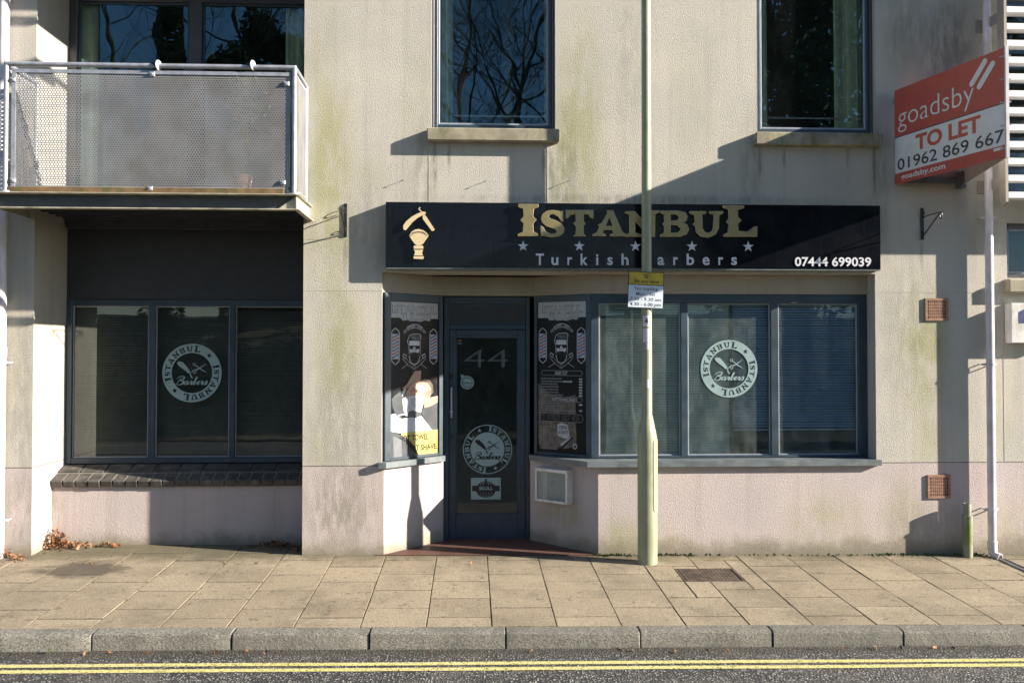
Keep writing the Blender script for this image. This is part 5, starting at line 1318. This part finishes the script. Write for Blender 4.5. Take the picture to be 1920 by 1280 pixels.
mb = MB(); gbox(a-.012, a-.001, ya-.012, yb+.012, -.03, .001); gbox(b_+.001, b_+.012, ya-.012, yb+.012, -.03, .001); gbox(a-.001, b_+.001, ya-.012, ya-.001, -.03, .0009); gbox(a-.001, b_+.001, yb+.001, yb+.012, -.03, .0009); mb.build('frame', M_rust, o)

# leaves
def leaf_mat(name, a_, b2):
    m, nt, b = newmat(name); g = N(nt, 'NewGeometry'); L(nt, mixc(nt, g.outputs['Random Per Island'], a_, b2), b.inputs['Base Color']); b.inputs['Roughness'].default_value = .7; return m
M_leafb = leaf_mat('dry_brown_leaf', (.09, .04, .018), (.34, .15, .06)); M_leafg = leaf_mat('green_leaf', (.05, .09, .02), (.13, .19, .05))
def leaf(mb, c, s_, rl, flat=False):
    c = Vector(c); e = [rl.uniform(-.4, .4) if flat else rl.uniform(-1.2, 1.2), rl.uniform(-.4, .4) if flat else rl.uniform(-1.2, 1.2), rl.uniform(0, 6.28)]
    from mathutils import Euler
    Mx = Euler(e).to_matrix(); cu = rl.uniform(.1, .5)*s_
    pts = [(-1, 0, 0), (-.5, .42, .5), (.0, .35, .15), (.3, .6, .6), (1, 0, .8), (.3, -.6, .6), (0, -.32, .1), (-.5, -.42, .5)]
    vs = [c+Mx @ Vector((p[0]*s_, p[1]*s_, p[2]*cu)) for p in pts]+[c]
    mb.add(vs, [(i, (i+1) % 8, 8) for i in range(8)])
rl = random.Random(11)
mb = MB()
def pile(px, py, Y, n, sx_, sy_, h):
    c = P(px, py, Y)
    for _ in range(n):
        u = rl.gauss(0, .45); v = rl.gauss(0, .45); x = c.x+u*sx_; y = min(Y+v*sy_, .355); hh = h*max(0, 1-(u*u+v*v))*rl.random()
        if x < XA0+.01 and y > -.01: x = XA0+.02+rl.random()*.1
        leaf(mb, (x, y, gz(x, y)+.008+hh), rl.uniform(.012, .026), rl)
pile(100, 1018, .28, 150, .17, .13, .17); pile(135, 1021, .28, 60, .22, .10, .05); pile(205, 1020, .30, 35, .13, .06, .03); pile(515, 1020, .29, 70, .2, .07, .05); pile(560, 1030, .2, 20, .12, .1, .02)
pile(8, 1041, -.06, 30, .08, .06, .09); pile(35, 1046, -.1, 20, .1, .1, .02)
tagit(mb.build('leaf_litter', M_leafb), 'drifts of dry brown leaves blown against the foot of the recessed left wall', 'fallen leaves', kind='stuff')
mb = MB()
for _ in range(26):
    x = rl.uniform(-4.4, 4.8); y = rl.uniform(KY+.1, -.1) if rl.random() > .3 else rl.uniform(-.3, .2)
    if x > -1.5 and y > -.03: y = -.1
    leaf(mb, (x, y, gz(x, y)+.008), rl.uniform(.006, .017), rl, True)
for _ in range(46):
    x = rl.uniform(-4.4, 4.6); y = -2.02-abs(rl.gauss(0, .03)); leaf(mb, (x, y, RZ(x, y)+.010), rl.uniform(.008, .02), rl)
for px, py in ((560, 1017), (420, 1078), (480, 1045), (155, 1085), (170, 1078), (135, 1092), (885, 1045)):
    q = P(px, py, -.3 if py > 1040 else .1); leaf(mb, (q.x, q.y, gz(q.x, q.y)+.01), .02, rl)
tagit(mb.build('scattered_leaves', M_leafb), 'small dry leaves scattered over the paving and along the gutter', 'fallen leaves', kind='stuff')
mb = MB(); q = P(92, 1220, -2.03); leaf(mb, (q.x, -2.03, RZ(q.x, -2.03)+.02), .035, rl); tagit(mb.build('green_leaf', M_leafg), 'single dark green leaf lying in the gutter at the far left', 'leaf')
# moss and weeds at the wall foot
mb = MB()
for _ in range(260):
    x = rl.choice((rl.uniform(1.05, 2.0), rl.uniform(1.0, 4.8), rl.uniform(3.6, 4.7))); y = -rl.random()**2*.05-.004; z = gz(x, y); h = rl.uniform(.006, .028); w_ = rl.uniform(.004, .012); dx_ = rl.uniform(-.012, .012)
    mb.add([(x-w_, y, z-.004), (x+w_, y-.004, z-.004), (x+w_+dx_, y-.01, z+h), (x+dx_-w_*.4, y-.006, z+h*.8)], [(0, 1, 2, 3)])
tagit(mb.build('weeds', M_leafg), 'small green weeds and moss along the foot of the pink wall', 'weeds', kind='stuff')
# balcony lights and plant
for px, lab in ((297, 'white disc fitting on the balcony handrail, the left one of two'), (474, 'white disc fitting on the balcony handrail, the right one of two')):
    c = P(px, 123, YB); o = empty('rail_fitting', (c.x, YB, c.z), lab, 'rail light', 'disc fittings on the balcony rail')
    mb = MB(); Mx = Matrix.Translation(c) @ Matrix.Rotation(R(-12), 4, 'Z'); mb.M = Mx; mb.cyl((-.012, 0, .0), (.0, 0, .0), .030, .044, 20); mb.cyl((.0, 0, 0), (.008, 0, 0), .044, .04, 20); mb.build('disc', M_vwhite, o, True)
    mb = MB(); mb.M = Mx; mb.cyl((-.05, 0, 0), (-.012, 0, 0), .028, n=16); mb.build('clamp_ring', M_iron, o, True)
c = P(455, 160, -.42); o = empty('potted_plant', (c.x, -.42, BZ1), 'small green pot plant standing behind the perforated balcony panel', 'plant')
mb = MB(); mb.lathe([(.06, 0), (.085, .16), (.09, .16), (.09, .18), (.075, .18), (.07, .15)], (c.x, -.42, BZ1+.0), 16); mb.build('pot', M_terra, o, True)
mb = MB()
for _ in range(260):
    h = rl.uniform(.2, 1.0)**.5; leaf(mb, (c.x+rl.gauss(0, .05+.05*h), -.42+rl.gauss(0, .04), BZ1+.15+h*.86), rl.uniform(.012, .028), rl)
mb.build('foliage', M_leafg, o)
mb = MB()
for k in range(5): mb.tube([(c.x, -.42, BZ1+.15), (c.x+rl.uniform(-.05, .05), -.42, BZ1+.5), (c.x+rl.uniform(-.1, .1), -.42+rl.uniform(-.03, .03), BZ1+rl.uniform(.8, 1.12))], .004, 5)
mb.build('stem', M_leafg, o)

# ================================================================== TREES OPPOSITE (seen in the window glass)
M_bark = plain('grey_brown_bark', (.10, .085, .06), .9, var=.35, nscale=5, bdist=.01, bscale=14)
M_twig = plain('dark_twig', (.055, .045, .035), .9)
M_ever = leaf_mat('evergreen_leaf', (.018, .035, .012), (.05, .085, .03)); M_ivy = leaf_mat('ivy_leaf', (.02, .04, .012), (.06, .10, .03))
def bare_tree(x, y, h, label, seed, forks=2, ivy=0.0):
    rt = random.Random(seed); z0 = bank(x, y); o = empty('bare_tree', (x, y, z0), label, 'tree', 'trees across the road')
    tk = MB(); tw = MB(); tips = []
    def grow(p, d, ln, r, depth):
        n = 5; pts = [p]; q = p.copy(); dd = d.copy()
        for i in range(n):
            dd = (dd+Vector((rt.gauss(0, .10), rt.gauss(0, .10), rt.gauss(.03, .06)))).normalized(); q = q+dd*ln/n; pts.append(q.copy())
        rs_ = [r*(1-.6*i/n) for i in range(n+1)]
        (tk if depth < 2 else tw).tube(pts, rs_, 7 if depth < 2 else (4 if depth < 4 else 3))
        if depth >= 5: return
        k = (9 if depth == 0 else 6) if depth < 3 else 3
        for j in range(k):
            i = rt.uniform(.35 if depth == 0 else .2, 1); a = pts[min(n-1, int(i*n))].lerp(pts[min(n, int(i*n)+1)], (i*n) % 1)
            sd = Vector((rt.gauss(0, 1), rt.gauss(0, 1), rt.gauss(.25, .4))).normalized(); nd = (dd*.55+sd*.8).normalized()
            grow(a, nd, ln*rt.uniform(.42, .62), r*(1-.6*i)*.5, depth+1)
        if depth < 4: grow(q, dd, ln*.6, rs_[-1]*.9, depth+1)
    for f_ in range(forks):
        a = f_*2*math.pi/max(1, forks)+seed; grow(Vector((x+.25*math.cos(a)*(forks > 1), y+.25*math.sin(a)*(forks > 1), z0-.2)), Vector((.09*math.cos(a), .09*math.sin(a), 1)).normalized(), h*.62, .105 if forks > 1 else .16, 0)
    tk.build('trunk', M_bark, o, True); tw.build('branches', M_twig, o)
    if ivy:
        mb = MB()
        for _ in range(5000):
            t = rt.random()**.8*ivy; a = rt.random()*6.28; r = (.45+.35*mnoise.noise((t*.8, a, seed)))*(1-.4*t/ivy); leafq(mb, (x+r*math.cos(a)+.05*t*math.cos(seed), y+r*math.sin(a), z0+t), .10, rt)
        mb.build('ivy', M_ivy, o)
def leafq(mb, c, s_, rt):
    a = Vector((rt.gauss(0, 1), rt.gauss(0, 1), rt.gauss(0, 1))).normalized(); b = a.orthogonal().normalized(); c = Vector(c); s_ *= rt.uniform(.6, 1.3)
    mb.add([c-a*s_, c+b*s_*.5, c+a*s_, c-b*s_*.5], [(0, 1, 2, 3)])
def ever_tree(x, y, h, w_, label, seed, n=11000, base=0):
    rt = random.Random(seed); z0 = bank(x, y); o = empty('evergreen_tree', (x, y, z0), label, 'tree', 'trees across the road')
    mb = MB(); mb.tube([(x, y, z0-.2), (x+.1, y, z0+h*.5), (x, y, z0+h*.9)], [.22, .15, .03], 8); mb.build('trunk', M_bark, o, True)
    cl = [(rt.gauss(0, .42), rt.gauss(0, .42), rt.random()) for _ in range(70)]; mb = MB()
    for _ in range(n):
        c = rt.choice(cl); ww = w_*math.sin(math.pi*min(1, .12+c[2]*.85))**.7; r = .85*rt.random()**.4; v = Vector((rt.gauss(0, 1), rt.gauss(0, 1), rt.gauss(0, 1))).normalized()*r*w_*.26
        leafq(mb, (x+c[0]*ww+v.x, y+c[1]*ww+v.y, z0+base+c[2]*(h-base)+v.z), .125, rt)
    mb.build('crown', M_ever, o)
bare_tree(.95, -17.5, 15, 'bare twin stemmed tree across the road, mirrored in the middle upstairs window', 3, 2)
bare_tree(-.6, -20, 16, 'slender bare tree across the road, just left of the twin stemmed one', 19, 1)
bare_tree(3.4, -21, 16, 'bare tree farther back across the road, mirrored right of the twin stemmed one', 8, 1)
bare_tree(-9.2, -17.5, 15, 'ivy wrapped bare tree across the road, mirrored in the balcony window', 5, 1, 10)
bare_tree(-6.0, -20, 15, 'slim bare tree across the road, mirrored in the right half of the balcony window', 12, 1)
bare_tree(-2.6, -23, 15, 'bare tree at the back of the far bank', 15, 1)
ever_tree(9.6, -17.5, 14.5, 5.2, 'tall dark evergreen across the road, mirrored in the right upstairs window', 2, 36000, .5)
ever_tree(-6.6, -19, 9.5, 2.8, 'rounded evergreen across the road, mirrored in the balcony window', 4, 20000)
ever_tree(14.5, -20, 12, 3.2, 'broad evergreen across the road at the right', 6, 9000)
ever_tree(-14.0, -19, 11, 3.2, 'broad evergreen across the road at the left', 9, 9000)
mb = MB(); rt = random.Random(21)
for _ in range(26000):
    x = rt.uniform(-24, 26); hh = 1.7+.9*mnoise.noise((x*.45, 0, 3))+.5*mnoise.noise((x*1.7, 4, 3)); y = -12.6-rt.random()*1.6; z = bank(x, y)+rt.random()**.7*hh*(1-.2*abs(y+13.4)); leafq(mb, (x, y, z), .10, rt)
tagit(mb.build('hedge_growth', M_ever), 'dark mixed undergrowth along the far side of the road', 'undergrowth', kind='stuff')
